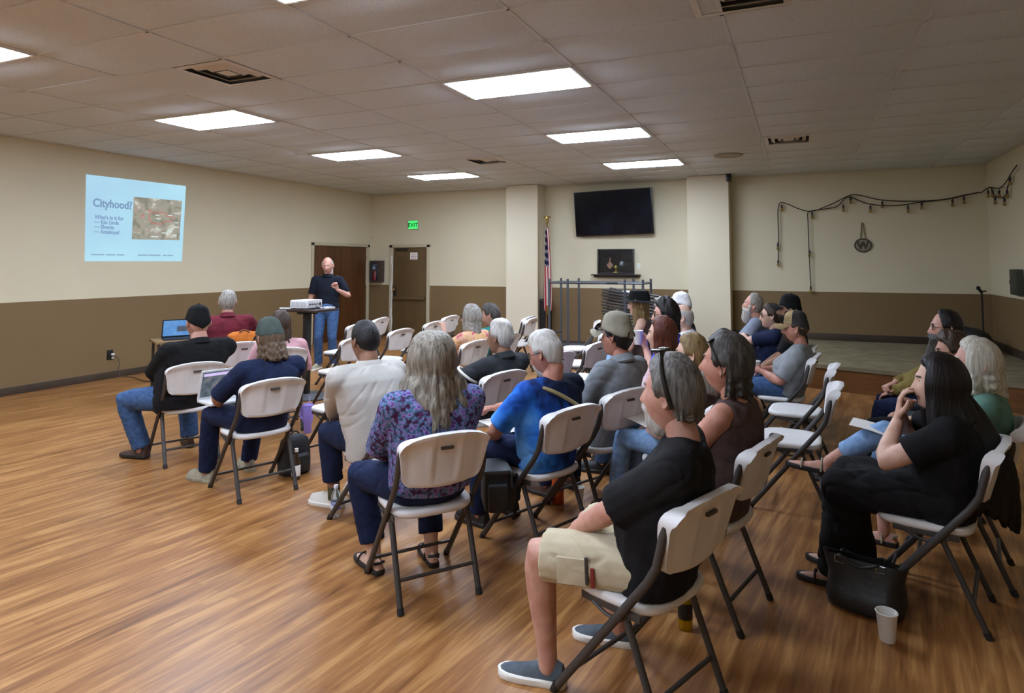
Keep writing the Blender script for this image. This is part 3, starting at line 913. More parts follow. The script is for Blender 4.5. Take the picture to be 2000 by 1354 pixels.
def hair_curtain(mb, M, length, spread=1.25, back=.03, fwd=70, thick=.014, seed=5, wav=.006, tips=.03, curl=0.0, sides=1.0):
    """long hair: strands run over the skull and hang down behind and beside the face"""
    na, nt_ = 44, 26
    ang = np.radians(np.linspace(fwd, 360 - fwd, na))
    r = np.random.default_rng(seed)
    j1 = r.normal(size=na); tip = r.uniform(-1, 1, na) * tips
    j1 = np.convolve(np.concatenate([j1[-2:], j1, j1[:2]]), [.15, .5, .15], 'same')[2:-2]
    outer, inner = [], []
    ns = 12
    for k in range(nt_):
        if k < ns:
            ph = np.radians(80 - (80 + 12) * k / (ns - 1))
            P = head_surface(ang, np.full(na, ph)); N = P / np.linalg.norm(P * np.array([1, .8, .62]), axis=-1, keepdims=True)
            N /= np.linalg.norm(N, axis=-1, keepdims=True)
            g = sstep(-1, 5, k)
            q = P + N * (thick * (.75 + .5 * g) + wav * j1 * k / ns)[:, None] if np.ndim(j1) else P
            i_ = P + N * .002
            last = q.copy(); lz = last[:, 2]
        else:
            t = (k - ns + 1) / (nt_ - ns)
            z0 = lz
            end = -.02 - length + tip * 1.0
            z = z0 + (end - z0) * t
            sp = 1 + (spread - 1) * math.sin(min(1, t * 1.3) * math.pi / 2)
            cx = last[:, 0] * sp
            bk = np.maximum(0, -np.cos(ang))
            cy = last[:, 1] * (1 - .12 * t * (last[:, 1] > 0)) - back * bk * math.sin(t * math.pi * .6)
            w = wav * (j1 * (1 + 1.6 * t) + .8 * np.sin(5 * t * 3 + j1 * 3 + ang * 7))
            rad = np.stack([np.sin(ang), np.cos(ang)], 1)
            tp = 1 - curl * t * t
            q = np.stack([cx * tp + rad[:, 0] * w, cy + rad[:, 1] * w, z], 1)
            th2 = thick * 1.6 * (1 - .55 * t)
            i_ = q - np.concatenate([rad * th2, np.zeros((na, 1))], 1)
        outer.append(q); inner.append(i_)
    V = np.concatenate(outer + inner)
    off = na * nt_
    F = []
    for f in grid_faces(nt_, na, wrap=False): F.append(f)
    for f in grid_faces(nt_, na, wrap=False, off=off): F.append(f[::-1])
    k = (nt_ - 1) * na
    for j in range(na - 1): F.append((k + j, k + j + 1, off + k + j + 1, off + k + j))
    for i in range(nt_ - 1):
        for j in (0, na - 1):
            a = i * na + j; F.append((a, a + na, off + a + na, off + a))
    mb.add(V, F, M)

def cap_parts(M, low_front=20, low_back=-8, thick=.014, high=.014):
    p = np.degrees(PG); t = np.degrees(np.abs(TG))
    line = np.interp(t, [0, 60, 90, 120, 180], [low_front, low_front * .8, 12, 2, low_back])
    m = sstep(-1, 3, p - line)
    h = thick * m + high * sstep(25, 60, p)
    P = HS + HN * (h - .008 * (1 - m))[..., None]
    keep = (m > 0).reshape(-1)
    F = [f for f in grid_faces(NP, NT) if any(keep[list(f)])]
    used = sorted({i for f in F for i in f}); mp = {i: k for k, i in enumerate(used)}
    crown = MB(); V = P.reshape(-1, 3)[used]
    crown.add(V, [tuple(mp[i] for i in f) for f in F] + [tuple(mp[(NP - 1) * NT + j] for j in range(NT))], M)
    crown.ell((0, -.008, V[:, 2].max() + .002), (.009, .009, .006), 8, 5, M)
    brim = MB(); nb = 17
    a = np.radians(np.linspace(-62, 62, nb)); rows = []
    ph = np.radians(np.interp(np.abs(np.degrees(a)), [0, 62], [low_front - 1, low_front * .8 - 2]))
    base = head_surface(a, ph); base = base + np.stack([np.sin(a), np.cos(a), 0 * a], 1) * thick
    for zo in (.0, -.005):
        for q in np.linspace(0, 1, 5):
            ext = .078 * q * np.cos(a * .82) ** .8
            x = base[:, 0] * (1 + .02 * q); y = base[:, 1] + ext
            z = base[:, 2] - .008 * q - .022 * (x / .07) ** 2 * q + zo + .004
            rows.append(np.stack([x, y, z], 1))
    V = np.concatenate(rows); F = grid_faces(5, nb, False) + [f[::-1] for f in grid_faces(5, nb, False, 5 * nb)]
    for j in range(nb - 1):
        F.append((4 * nb + j, 4 * nb + j + 1, 9 * nb + j + 1, 9 * nb + j)); F.append((j, 5 * nb + j, 5 * nb + j + 1, j + 1))
    for i in range(4):
        F.append((i * nb, (i + 1) * nb, (i + 6) * nb, (i + 5) * nb)); e = nb - 1
        F.append((i * nb + e, (i + 5) * nb + e, (i + 6) * nb + e, (i + 1) * nb + e))
    brim.add(V, F, M)
    return crown, brim

def glasses_mb(M, dark=False):
    fr, ln = MB(), MB()
    for s in (-1, 1):
        a = np.linspace(0, 2 * np.pi, 18)
        pts = np.stack([s * .034 + .026 * np.cos(a), np.full(18, .094) - .05 * np.abs(s * .034 + .026 * np.cos(a)) * .4, .010 + .019 * np.sin(a)], 1)
        fr.tube(pts, .0018, 6, M)
        fr.tube([(s * .060, .088, .014), (s * .074, .06, .014), (s * .082, -.01, .010), (s * .080, -.03, -.006)], .0018, 6, M)
        ln.loft([pts[:-1] - np.array([0, .001, 0]), pts[:-1] + np.array([0, .001, 0])], M=M)
    fr.tube([(-.009, .094, .014), (0, .097, .016), (.009, .094, .014)], .0016, 6, M)
    return fr, ln

# canonical right hands (palm down, fingers along +y), remeshed once per pose
HANDS = {}
def hand(pose):
    if pose in HANDS: return HANDS[pose]
    c1, c2, c3, sp = {'relaxed': (22, 30, 22, 3), 'fist': (78, 92, 60, 0), 'grip': (48, 55, 35, 2), 'flat': (6, 8, 6, 5), 'wrap': (38, 48, 30, 4)}[pose]
    b = MB()
    A = lambda y, w, t, z: np.stack([w * np.cos(q8), np.full(12, y), z + t * np.sin(q8)], 1)
    q8 = np.linspace(0, 2 * np.pi, 12, endpoint=False)
    b.loft([A(-.045, .026, .020, 0), A(-.01, .028, .019, 0), A(.02, .036, .017, -.001), (A(.055, .041, .015, -.002)), A(.088, .040, .012, -.002), A(.097, .032, .007, -.003)])
    for (x, y, l, r, ax) in [(-.030, .086, .074, .0092, sp * 1.2), (-.010, .092, .083, .0096, sp * .3), (.011, .090, .077, .0090, -sp * .6), (.030, .082, .060, .0080, -sp * 1.7)]:
        p = np.array([x, y - .022, -.001]); pts = [p.copy()]; ang = 0
        p = np.array([x, y, -.002]); pts.append(p.copy())
        for cc, fr in ((c1, .46), (c2, .31), (c3, .23)):
            ang += math.radians(cc)
            d = np.array([-math.sin(math.radians(ax)), math.cos(ang), -math.sin(ang)])
            p = p + unit(d) * l * fr; pts.append(p.copy())
        b.tube(pts, [r * 1.05, r * 1.08, r, r * .92, r * .7], 9)
        b.ell(pts[-1], (r * .78,) * 3, 8, 5)
    cl = {'fist': .5, 'grip': .35, 'wrap': .3}.get(pose, 0.1)
    t0 = np.array([-.020, .010, -.006]); t1 = t0 + np.array([-.026, .026, -.012]); t2 = t1 + np.array([-.018 + .02 * cl, .028, -.006 - .026 * cl]); t3 = t2 + np.array([-.006 + .034 * cl, .024, -.004 - .012 * cl])
    b.tube([t0, t1, t2, t3], [.014, .0125, .0105, .008], 9); b.ell(t3, (.0085,) * 3, 8, 5)
    V, N_, F = remesh(b, .0042, 2)
    HANDS[pose] = (V, F)
    return HANDS[pose]

def frame(y, z):
    """rotation whose +y is y and whose +z leans to z"""
    y = unit(y); x = unit(np.cross(y, z)); z = np.cross(x, y)
    M = np.eye(4); M[:3, 0], M[:3, 1], M[:3, 2] = x, y, z
    return M

def place_hand(mb, side, wrist, d, n, pose, s=1.0):
    V, F = hand(pose)
    V = V * s
    if side < 0:
        V = V * np.array([-1, 1, 1]); F = [f[::-1] for f in F]
    M = frame(d, n); M[:3, 3] = wrist
    mb.add(V, F, M, 0)

def ik(a, t, l1, l2, pole):
    a, t = np.asarray(a, float), np.asarray(t, float)
    d = t - a; L = np.linalg.norm(d)
    if L > (l1 + l2) * .995: t = a + d / L * (l1 + l2) * .995; d = t - a; L = np.linalg.norm(d)
    u = d / L
    x = (l1 * l1 - l2 * l2 + L * L) / (2 * L)
    h = math.sqrt(max(1e-6, l1 * l1 - x * x))
    p = np.asarray(pole, float); p = p - u * np.dot(p, u); p = unit(p)
    return a + u * x + p * h, t

def ring(c, ux, uy, n=16, e=2.0):
    a = np.linspace(0, 2 * np.pi, n, endpoint=False)
    f = lambda q: np.sign(q) * np.abs(q) ** (2 / e)
    return np.asarray(c, float) + np.outer(f(np.cos(a)), ux) + np.outer(f(np.sin(a)), uy)

def limb(mb, P, R, n=12, cap0=True, cap1=True, depth=1.0):
    """tapered limb along the points P; flat ends where no cap is asked for"""
    P = [np.asarray(p, float) for p in P]
    mb.tube(P, R, n)
    if cap0: mb.ell(P[0], (R[0],) * 3, 12, 7)
    if cap1: mb.ell(P[-1], (R[-1],) * 3, 12, 7)

def smooth_path(P, R, k=3):
    """subdivide a path and its radii"""
    P, R = np.asarray(P, float), np.asarray(R, float)
    t = np.arange(len(P)); tt = np.linspace(0, len(P) - 1, (len(P) - 1) * k + 1)
    return np.stack([np.interp(tt, t, P[:, i]) for i in range(3)], 1), np.interp(tt, t, R)

SKIN = {}
def skin(c, c2):
    k = 'skin_' + c[1:]
    return mat(k, c, c2=c2, scale=(16, 16, 16), rough=.5, bump=.1, bscale=(160, 160, 160), spec=.35)
m_lips = mat('lips', '#9c5a4c', rough=.45); m_eye = mat('eye_white', '#d9d4cb', rough=.25); m_iris = mat('iris', '#2b1d14', rough=.2)
m_frames = mat('glasses_frame', '#1b1816', rough=.3); m_lens = mat('glasses_lens', '#aab0ac', rough=.05, trans=.9)
m_dklens = mat('sunglass_lens', '#0b0a0a', rough=.1)

def add_shoe(parent, base, yaw, pitch, upper, sole, kind='shoe', s=1.0, skinm=None):
    M = T(*base) @ RZ(yaw) @ RX(pitch) @ Matrix.Scale(s, 4)
    n = 14; a = np.linspace(0, 2 * np.pi, n, endpoint=False)
    def rg(y, w, top, bot=.012, cx=0.0):
        z = np.where(np.sin(a) > 0, bot + (top - bot) * np.abs(np.sin(a)) ** .8, bot - .004 * np.abs(np.sin(a)))
        return np.stack([cx + w * np.cos(a) * np.where(np.sin(a) > 0, 1 - .22 * np.sin(a), 1), np.full(n, y), z], 1)
    spec = [(-.072, .020, .060), (-.064, .031, .085), (-.035, .036, .098), (.0, .037, .098), (.03, .039, .088), (.07, .043, .070), (.12, .046, .056), (.165, .043, .047), (.195, .032, .038), (.208, .014, .028)]
    if kind == 'shoe': spec = [(y, w * 1.05, t * 1.14 + (.022 if .09 < y < .2 else 0.01)) for y, w, t in spec]
    if kind == 'boot': spec = [(y, w, t + (.05 if y < .02 else .0)) for y, w, t in spec]
    if kind in ('sandal', 'foot'): spec = [(y, w * .82, t * .82) for y, w, t in spec]
    b = MB(); b.loft([rg(y, w, t) for y, w, t in spec], M=M)
    nm = {'boot': 'boot', 'sandal': 'foot', 'foot': 'foot'}.get(kind, 'shoe')
    o = b.build(nm, skinm if kind in ('sandal', 'foot') else upper, parent)
    b = MB()
    def sg(y, w):
        return np.array([(-w * .93, y, 0), (w * .93, y, 0), (w, y, .006), (w, y, .024), (w * .9, y, .029), (-w * .9, y, .029), (-w, y, .024), (-w, y, .006)])
    b.loft([sg(-.078, .012)] + [sg(y * 1.02 - .001, w * 1.07 + .002) for y, w, t in spec] + [sg(.216, .008)], M=M)
    so = b.build('sole', sole, o)
    if kind == 'sandal':
        for y in (.005, .12):
            b = MB()
            aa = np.linspace(0, np.pi, 12)
            h = .072 if y < .05 else .045
            b.tube(np.stack([.042 * np.cos(aa), np.full(12, y), .018 + h * np.sin(aa)], 1), .006, 6, M, squash=1.0); b.build('strap', upper, o)
        b = MB(); b.tube([(-.03, -.05, .06), (0, -.07, .065), (.03, -.05, .06)], .008, 6, M)
        b.build('strap', upper, o)
    elif kind not in ('foot', 'slip'):
        b = MB()
        for k_ in range(4):
            y = .035 + k_ * .022; aa = np.linspace(.25 * np.pi, .75 * np.pi, 7)
            tp = np.interp(y, [s_[0] for s_ in spec], [s_[2] for s_ in spec])
            b.tube(np.stack([.028 * np.cos(aa), np.full(7, y), .004 + tp * np.sin(aa) ** .5], 1), .0028, 5, M)
        if kind == 'shoe': b.build('lace', sole, o)
    return o

def person(pos, label, head=(0, -.12, 1.15), hyaw=0, hpitch=0, hroll=0, sk=('#c98f74', '#b87b62'), build=1.0, belly=0.0, hs=1.06,
           arms=None, sleeve='short', sleeve_len=.78, shirt=None, collar=False, trousers=None, legs=None, leg='long', shoes=None, shoe_kind='shoe',
           hair=None, cap=None, glasses=False, beard=None, twist=0, standing=False, voxel=.012, pelvis=None, group=None, neckline=.075, hem=.0,
           shade_on_head=False, sock=None, leg_hem=.0, brows=True, skirt=None, shoulder=.185, seat=None, sleeve_w=1.0, neck=.148):
    x, y, a = pos
    root = empty('person', (x, y, 0), math.radians(a - 90))
    tag(root, label, 'person', group)
    sm = skin(*sk)
    Hd = np.array(head, float)
    Mh = T(*Hd) @ RZ(math.radians(hyaw)) @ RX(math.radians(hpitch)) @ RY(math.radians(hroll)) @ Matrix.Scale(hs, 4)
    Rh = np.array(Mh)[:3, :3]
    Pc = np.array(pelvis if pelvis is not None else (0, -.085, .535), float)
    Nk = Hd + np.array([0, -.045, -neck]) * hs
    tw = math.radians(twist)
    side = np.array([math.cos(tw), math.sin(tw), 0])
    def spine(t):
        mid = (Pc + Nk) / 2 + np.array([0, -.03, 0])
        return (1 - t) ** 2 * Pc + 2 * t * (1 - t) * mid + t * t * Nk
    def torso(mb, g, low, top_r, full=True):
        rows = [(low, .170, .118, .0), (.0, .172, .120, .15), (.2, .163, .116, .8), (.4, .165, .118, 1.0), (.6, .178, .120, .55), (.78, .192, .108, .15), (.88, .184, .092, 0), (.945, .135, .078, 0), (1.0, top_r, top_r * .95, 0)]
        rg = []
        for t, w, d, bl in rows:
            c = spine(t) if t >= 0 else Pc + np.array([0, .01, 1.0]) * np.array([1, 1, t * .5])
            tn = unit(spine(min(1, max(0, t) + .05)) - spine(max(0, max(0, t) - .05)))
            f = np.clip((t - .1) / .7, 0, 1)
            sx = unit(np.array([1, 0, 0]) * (1 - f) + side * f)
            fy = unit(np.cross(tn, sx))
            ww = w * build * (shoulder / .185 if t > .6 and t < .96 else 1)
            gg = g if t < .97 else g * .6
            rg.append(ring(c + fy * belly * bl * .55, sx * (ww + gg + belly * bl * .35), fy * (d * (.6 + .4 * build) + gg + belly * bl * .6), 20, 2.3))
        mb.loft(rg)
    sh = {}
    for s, k in ((-1, 'L'), (1, 'R')):
        sh[k] = Nk + side * s * shoulder * build ** .7 + np.array([0, 0, -.055]) + np.array([-side[1], side[0], 0]) * .012
    ch = None if standing else (seat or pos)
    def settle(V, g):
        'keep a sitter in front of the backrest and on top of the seat of the chair'
        if ch is None: return V
        cs = [(q[0], q[1], math.radians(q[2])) for q in (ch, pos)]
        (cx, cy, ca), (px_, py_, pa) = cs
        W = np.stack([px_ + V[:, 0] * math.sin(pa) + V[:, 1] * math.cos(pa), py_ - V[:, 0] * math.cos(pa) + V[:, 1] * math.sin(pa)], 1) - (cx, cy)
        lx = W[:, 0] * math.sin(ca) - W[:, 1] * math.cos(ca); ly = W[:, 0] * math.cos(ca) + W[:, 1] * math.sin(ca); z = V[:, 2].copy()
        surf = -.222 - (z - .575) * .25 - .034 * (1 - np.minimum(1, (lx / .235) ** 2)) + .010 + g
        lim = np.where(z > .85, surf - (z - .85) * 1.6, np.where(z < .575, surf - (.575 - z) * .8, surf))
        m = (np.abs(lx) < .245) & (z > .47) & (ly < lim) & (ly > -.6)
        ly = np.where(m, lim, ly)
        on = (np.abs(lx) < .25) & (ly > -.42) & (ly < .19) & (z > .3) & (z < .457 + g)
        z = np.where(on, .457 + g, z)
        wx = cx + lx * math.sin(ca) + ly * math.cos(ca) - px_; wy = cy - lx * math.cos(ca) + ly * math.sin(ca) - py_
        return np.stack([wx * math.sin(pa) - wy * math.cos(pa), wx * math.cos(pa) + wy * math.sin(pa), z], 1)
    arms = arms or {}
    dflt = {'L': ((-.07, .17, .60), (-1, -.5, -.3)), 'R': ((.07, .17, .61), (1, -.5, -.3))}
    AR = {}
    hb = MB()
    for s, k in ((-1, 'L'), (1, 'R')):
        ar = arms.get(k, dflt[k])
        w, pole = ar[0], ar[1]
        pose = ar[2] if len(ar) > 2 else 'relaxed'
        E, Wr = ik(sh[k], w, .295, .265, pole)
        fd = unit(Wr - E)
        d = unit(ar[3]) if len(ar) > 3 and ar[3] is not None else unit(fd + np.array([-s * .25, .15, -.1]))
        n = ar[4] if len(ar) > 4 and ar[4] is not None else (s * .25, .1, 1)
        AR[k] = (sh[k], E, Wr)
        place_hand(hb, s, Wr + d * .03, d, n, pose, 1.0 if build >= .95 else .93)
    hips = {'L': Pc + np.array([-.092, .01, -.0]) * build ** .5, 'R': Pc + np.array([.092, .01, -.0]) * build ** .5}
    legs = legs or {}
    dl = {'L': ((-.13, .36, .095), 0.1), 'R': ((.13, .36, .095), -.1)}
    LG = {}
    for s, k in ((-1, 'L'), (1, 'R')):
        lg = legs.get(k, dl[k])
        pole = lg[2] if len(lg) > 2 and lg[2] is not None else (s * .12, .8, .75)
        K, A = ik(hips[k], lg[0], .435, .425, pole)
        LG[k] = (hips[k], K, A, lg[1], lg[3] if len(lg) > 3 else 0.0)
    bs = build ** .6
    # ---- body: one continuous skin
    b = MB()
    torso(b, -.022, 0.0, .05)
    ht = Hd + Rh @ np.array([0, -.02, -.03]); hb_ = Hd + Rh @ np.array([0, -.028, -.09])
    limb(b, [Nk + np.array([0, 0, -.06]), Nk * .6 + hb_ * .4, hb_, ht], [.066 * bs, .057 * bs, .055 * bs, .052], 14)
    for k in 'LR':
        S, E, Wr = AR[k]
        P, R = smooth_path([S, S * .5 + E * .5, E, E * .62 + Wr * .38, Wr], np.array([.058, .050, .041, .042, .027]) * bs)
        limb(b, P, R, 12)
        limb(b, [S * .8 + Nk * .2, S], [.06, .056], 12)
        H_, K, A = LG[k][:3]
        P, R = smooth_path([H_, H_ * .5 + K * .5, K, K * .65 + A * .35, A + unit(K - A) * .03, A + np.array([0, 0, -.03])], np.array([.085, .072, .056, .054, .036, .036]) * bs)
        limb(b, P, R * (.7 if skirt is not None else 1), 12)
    V, Nn, F = remesh(b, voxel, 4)
    V = settle(V, .006)
    bb = MB(); bb.add(V, F, None, 0)
    add_head(bb, Mh)
    for v, f_, m_ in zip([np.concatenate(hb.v)], [hb.f], [0]): bb.add(v, f_, None, 0)
    body = bb.build('body', [sm, m_lips, m_eye, m_iris], root, angle=180)
    # ---- shirt
    def garment(name, mb, m, vox, amp, seed, freq=9.0, sm_=3, parent=root):
        V, Nn, F = remesh(mb, vox, sm_)
        V = V + Nn * (amp * .45 * vnoise(V * freq * .7, seed) + amp * 1.9 * folds(V, seed))[:, None]
        V = settle(V, .002)
        g = MB(); g.add(V, F); return g.build(name, m, parent, angle=180)
    sd = int(abs(x * 100) + abs(y * 37)) % 1000
    if shirt is not None:
        b = MB()
        torso(b, .010, min(-.001, -.14 - hem), neckline)
        for s, k in ((-1, 'L'), (1, 'R')):
            S, E, Wr = AR[k]
            limb(b, [spine(.86), S * .75 + spine(.86) * .25, S], [.085 * bs, .076 * bs, .072 * bs], 14) if sleeve != 'none' else limb(b, [spine(.86), S * .8 + spine(.86) * .2], [.085 * bs, .07 * bs], 14, cap1=False)
            if sleeve == 'short':
                e = S + (E - S) * sleeve_len
                P, R = smooth_path([S, S * .5 + e * .5, e], np.array([.072, .068 * (1 + sleeve_w) / 2, .066 * sleeve_w]) * bs); limb(b, P, R, 14, cap1=False)
            elif sleeve == 'long':
                P, R = smooth_path([S, S * .5 + E * .5, E, E * .5 + Wr * .5, Wr], np.array([.072, .064, .056, .052, .040]) * bs); limb(b, P, R, 14, cap1=False)
        so = garment('shirt', b, shirt, voxel * .95, .0034, sd, freq=6.0)
        if collar:
            cm = collar if not isinstance(collar, bool) else shirt
            c = MB(); tn = unit(hb_ - Nk); sx = side; fy = unit(np.cross(tn, sx)); rr = neckline
            rows = []
            for (g, z) in [(.010, -.02), (.004, .012), (-.006, .038), (.002, .042), (.016, .020), (.026, -.006), (.020, -.014)]:
                rows.append(ring(Nk + tn * z + fy * .004, sx * (rr + g - .004), fy * (rr + g - .008), 24))
            c.loft(rows, closed=True); c.build('collar', cm, so)
    # ---- trousers / shorts / skirt
    if trousers is not None and skirt is None:
        b = MB()
        b.ell(Pc + np.array([0, .01, -.005 if not standing else .02]), (.168 * build + belly * .2, .118 + .02 * build, .105 if not standing else .14), 18, 10)
        for s, k in ((-1, 'L'), (1, 'R')):
            H_, K, A = LG[k][:3]
            if leg == 'shorts':
                e = H_ + (K - H_) * .93
                P, R = smooth_path([H_, H_ * .5 + e * .5, e], np.array([.098, .093, .088]) * bs); limb(b, P, R, 14, cap1=False)
            else:
                end = {'long': -.012, 'capri': .15}[leg] + leg_hem
                e = A + unit(K - A) * end
                P, R = smooth_path([H_, H_ * .5 + K * .5, K, K * .55 + e * .45, e], np.array([.097, .086, .070, .067, .062]) * bs); limb(b, P, R, 14, cap1=False)
        garment('trousers', b, trousers, voxel * .95, .0034, sd + 7, freq=6.0)
    if skirt is not None:
        b = MB()
        b.ell(Pc + np.array([0, .01, 0]), (.185 * build, .14, .11), 18, 10)
        kn = (LG['L'][1] + LG['R'][1]) / 2; an = (LG['L'][2] + LG['R'][2]) / 2
        for k in 'LR': limb(b, [LG[k][0], LG[k][1]], [.105 * bs, .092 * bs], 14)
        rows = []
        for (t, w, d) in [(0, .19, .10), (.25, .20, .105), (.6, .205, .12), (1.0, .21, .14)]:
            c = kn * (1 - t) + (an + np.array([0, -.02, -.03])) * t; rows.append(ring(c, np.array([w, 0, 0]), np.array([0, d, 0]), 24, 2.4))
        b.loft(rows)
        b.loft([ring(Pc, np.array([.18, 0, 0]), np.array([0, .02, .10]), 18), ring(kn + np.array([0, -.02, -.01]), np.array([.2, 0, 0]), np.array([0, .02, .095]), 18)])
        garment('skirt', b, skirt, voxel, .010, sd + 9, freq=5)
    # ---- feet
    if shoes is not None:
        for k in 'LR':
            A, yw, pt = LG[k][2], LG[k][3], LG[k][4]
            add_shoe(root, A - np.array([0, 0, .095]) if not pt else A + np.array([0, .02, -.06]), yw, pt, shoes[0], shoes[1], shoe_kind, .98 if build >= .95 else .9, sm)
    if sock is not None:
        for k in 'LR':
            A, K = LG[k][2], LG[k][1]
            b = MB(); P, R = smooth_path([A + np.array([0, 0, -.04]), A + unit(K - A) * .06, A + unit(K - A) * .2], [.043, .041, .05]); b.tube(P, R, 14); b.build('sock', sock, root)
    # ---- hair, beard, caps, glasses
    if hair:
        hm = hair['m']; b = MB()
        if hair.get('style'): hair_shell(b, Mh, hair['style'], hair.get('thick', .013), sd, hair.get('rough', .003), hair.get('top', .35))
        if hair.get('long'):
            hair_curtain(b, Mh, **hair['long'])
        if hair.get('tail'):
            P = [np.array(q, float) for q in hair['tail']]
            b.tube(*smooth_path(P, hair['tail_r'], 4), n=12, M=Mh)
        b.build('hair', hm, root, angle=180)
        if brows:
            b = MB()
            for s in (-1, 1):
                pts = []
                for q in np.linspace(.014, .048, 6):
                    th_ = math.atan2(s * q / .078, .9); p = head_surface(th_, .27); pts.append(p + unit(p) * .002)
                b.tube(pts, [.002, .0035, .004, .004, .003, .002], 6, Mh)
            b.build('eyebrow', hm, body)
    if beard:
        b = MB(); beard_shell(b, Mh, beard.get('len', .02), beard.get('thick', .012), sd + 2, beard.get('goatee', False), jut=beard.get('jut', .12)); b.build('beard', beard['m'], root, angle=180)
    if cap:
        cr, br = cap_parts(Mh @ RZ(math.radians(cap.get('yaw', 0))), cap.get('front', 20), cap.get('back', -8), cap.get('thick', .014), cap.get('high', .014))
        co = cr.build('cap', cap['m'], root, angle=70)
        if cap.get('brim', True): br.build('brim', cap.get('bm', cap['m']), co)
    if glasses:
        fr, ln = glasses_mb(Mh)
        g = fr.build('glasses', m_frames, root); ln.build('lens', m_lens, g)
    if shade_on_head:
        fr, ln = glasses_mb(Mh @ RX(.92) @ Matrix.Scale(1.30, 4))
        g = fr.build('sunglasses', m_frames, root); ln.build('lens', m_dklens, g)
    return root, dict(M=Mh, sh=sh, arms=AR, legs=LG, neck=Nk, pelvis=Pc, side=side, body=body)

# ------------------------------------------------------------------ the audience
H_GREY = hairmat('hair_grey', '#8b857b', '#5d574f'); H_WHITE = hairmat('hair_white', '#c9c4bb', '#a29c92'); H_SILVER = hairmat('hair_silver', '#a8a298', '#6b655a')
H_DARK = hairmat('hair_dark', '#1d1714', '#0f0b0a'); H_BROWN = hairmat('hair_brown', '#4a3526', '#2c1f16'); H_AUBURN = hairmat('hair_auburn', '#6b3520', '#3f1d11')
H_BLOND = hairmat('hair_blonde', '#957a4c', '#5c482d'); H_PALE = hairmat('hair_pale', '#d6d1c0', '#aca592'); H_LONGGREY = hairmat('hair_long_grey', '#a39a8a', '#4f463a')
H_LONGDARK = hairmat('hair_long_dark', '#1c1310', '#0c0807'); H_SALT = hairmat('hair_salt', '#55504a', '#2a2623'); H_LIGHTBR = hairmat('hair_light_brown', '#6f5a45', '#46372a')
H_NEAR = hairmat('hair_near_grey', '#7f7a72', '#3c3834')
PINK = ('#c99a86', '#bb8572'); TAN = ('#bb8d74', '#a97a62'); FAIR = ('#d3ab95', '#c69b85'); RUDDY = ('#c08974', '#ad745f'); DEEP = ('#9b735b', '#866049')

C_BLACK = cloth('cloth_black', '#141314'); C_BLACK2 = cloth('cloth_black_tee', '#171617', '#1f1e1f'); C_NAVY = cloth('cloth_navy', '#182038')
C_JEAN = cloth('denim_blue', '#364e72', '#456086', scale=(30, 30, 30)); C_JEAN_D = cloth('denim_dark', '#161d36', '#1c2644', scale=(30, 30, 30)); C_JEAN_L = cloth('denim_light', '#6c8bb0', '#86a3c4', scale=(24, 24, 24))
C_KHAKI = cloth('khaki_cotton', '#b9ab8d', '#c6b99c'); C_STONE = cloth('stone_jacket', '#b3aea5', '#bab5ac', bump=.05, scale=(5, 5, 5)); C_MAROON = cloth('maroon_knit', '#571d26', '#6b2630')
C_PINKC = cloth('pink_cotton', '#c9969c', '#d8a9ae'); C_TEAL = cloth('teal_cotton', '#1f6f6e', '#2b8280'); C_CHAR = cloth('charcoal_wool', '#2a2c2f', '#34373a')
C_GREY = cloth('grey_chambray', '#787d81', '#8b9094'); C_GTEE = cloth('grey_tee', '#7b7d7f', '#8c8e90'); C_BTEE = cloth('bluegrey_tee', '#767e8c', '#868e9c')
C_BROWNV = cloth('brown_vest', '#4a3b37', '#594844'); C_OLIVE = cloth('olive_shirt', '#6b5a2c', '#7b6a38'); C_GREEN = cloth('sage_top', '#5d8274', '#6b9182')
C_WHITE = cloth('white_shirt', '#d8d7da', '#e5e4e6'); C_BLUE = cloth('blue_dress', '#2b44c4', '#3854d8'); C_DKBR = cloth('dark_brown_top', '#3d2b26', '#4a3630'); C_SLATE = cloth('slate_pants', '#2d2f36', '#383b42')
C_CAPG = cloth('cap_green', '#414a45', '#4d5751'); C_CAPB = cloth('cap_black', '#121212'); C_CAPT = cloth('cap_tan', '#a08a62', '#7d6a48'); C_CAPM = cloth('cap_mesh', '#86806f', '#948e7c'); C_CAPW = cloth('cap_white', '#d9d9d8')
C_POLO = cloth('polo_navy_black', '#12161f', '#181d28'); C_BROWNS = cloth('brown_sandal', '#4a3a30')
S_BROWN = mat('boot_leather', '#4a3024', rough=.5, c2='#3a241a', scale=(20, 20, 20)); S_GREY = cloth('sneaker_grey', '#4d5359'); S_WHITE = mat('sneaker_white', '#d9d4c8', rough=.5); S_TAUPE = cloth('sneaker_taupe', '#8d8672')
S_BLACK = mat('shoe_black', '#171413', rough=.5); SOLE_W = mat('sole_white', '#e4e0d6', rough=.5); SOLE_B = mat('sole_dark', '#221d1a', rough=.6)

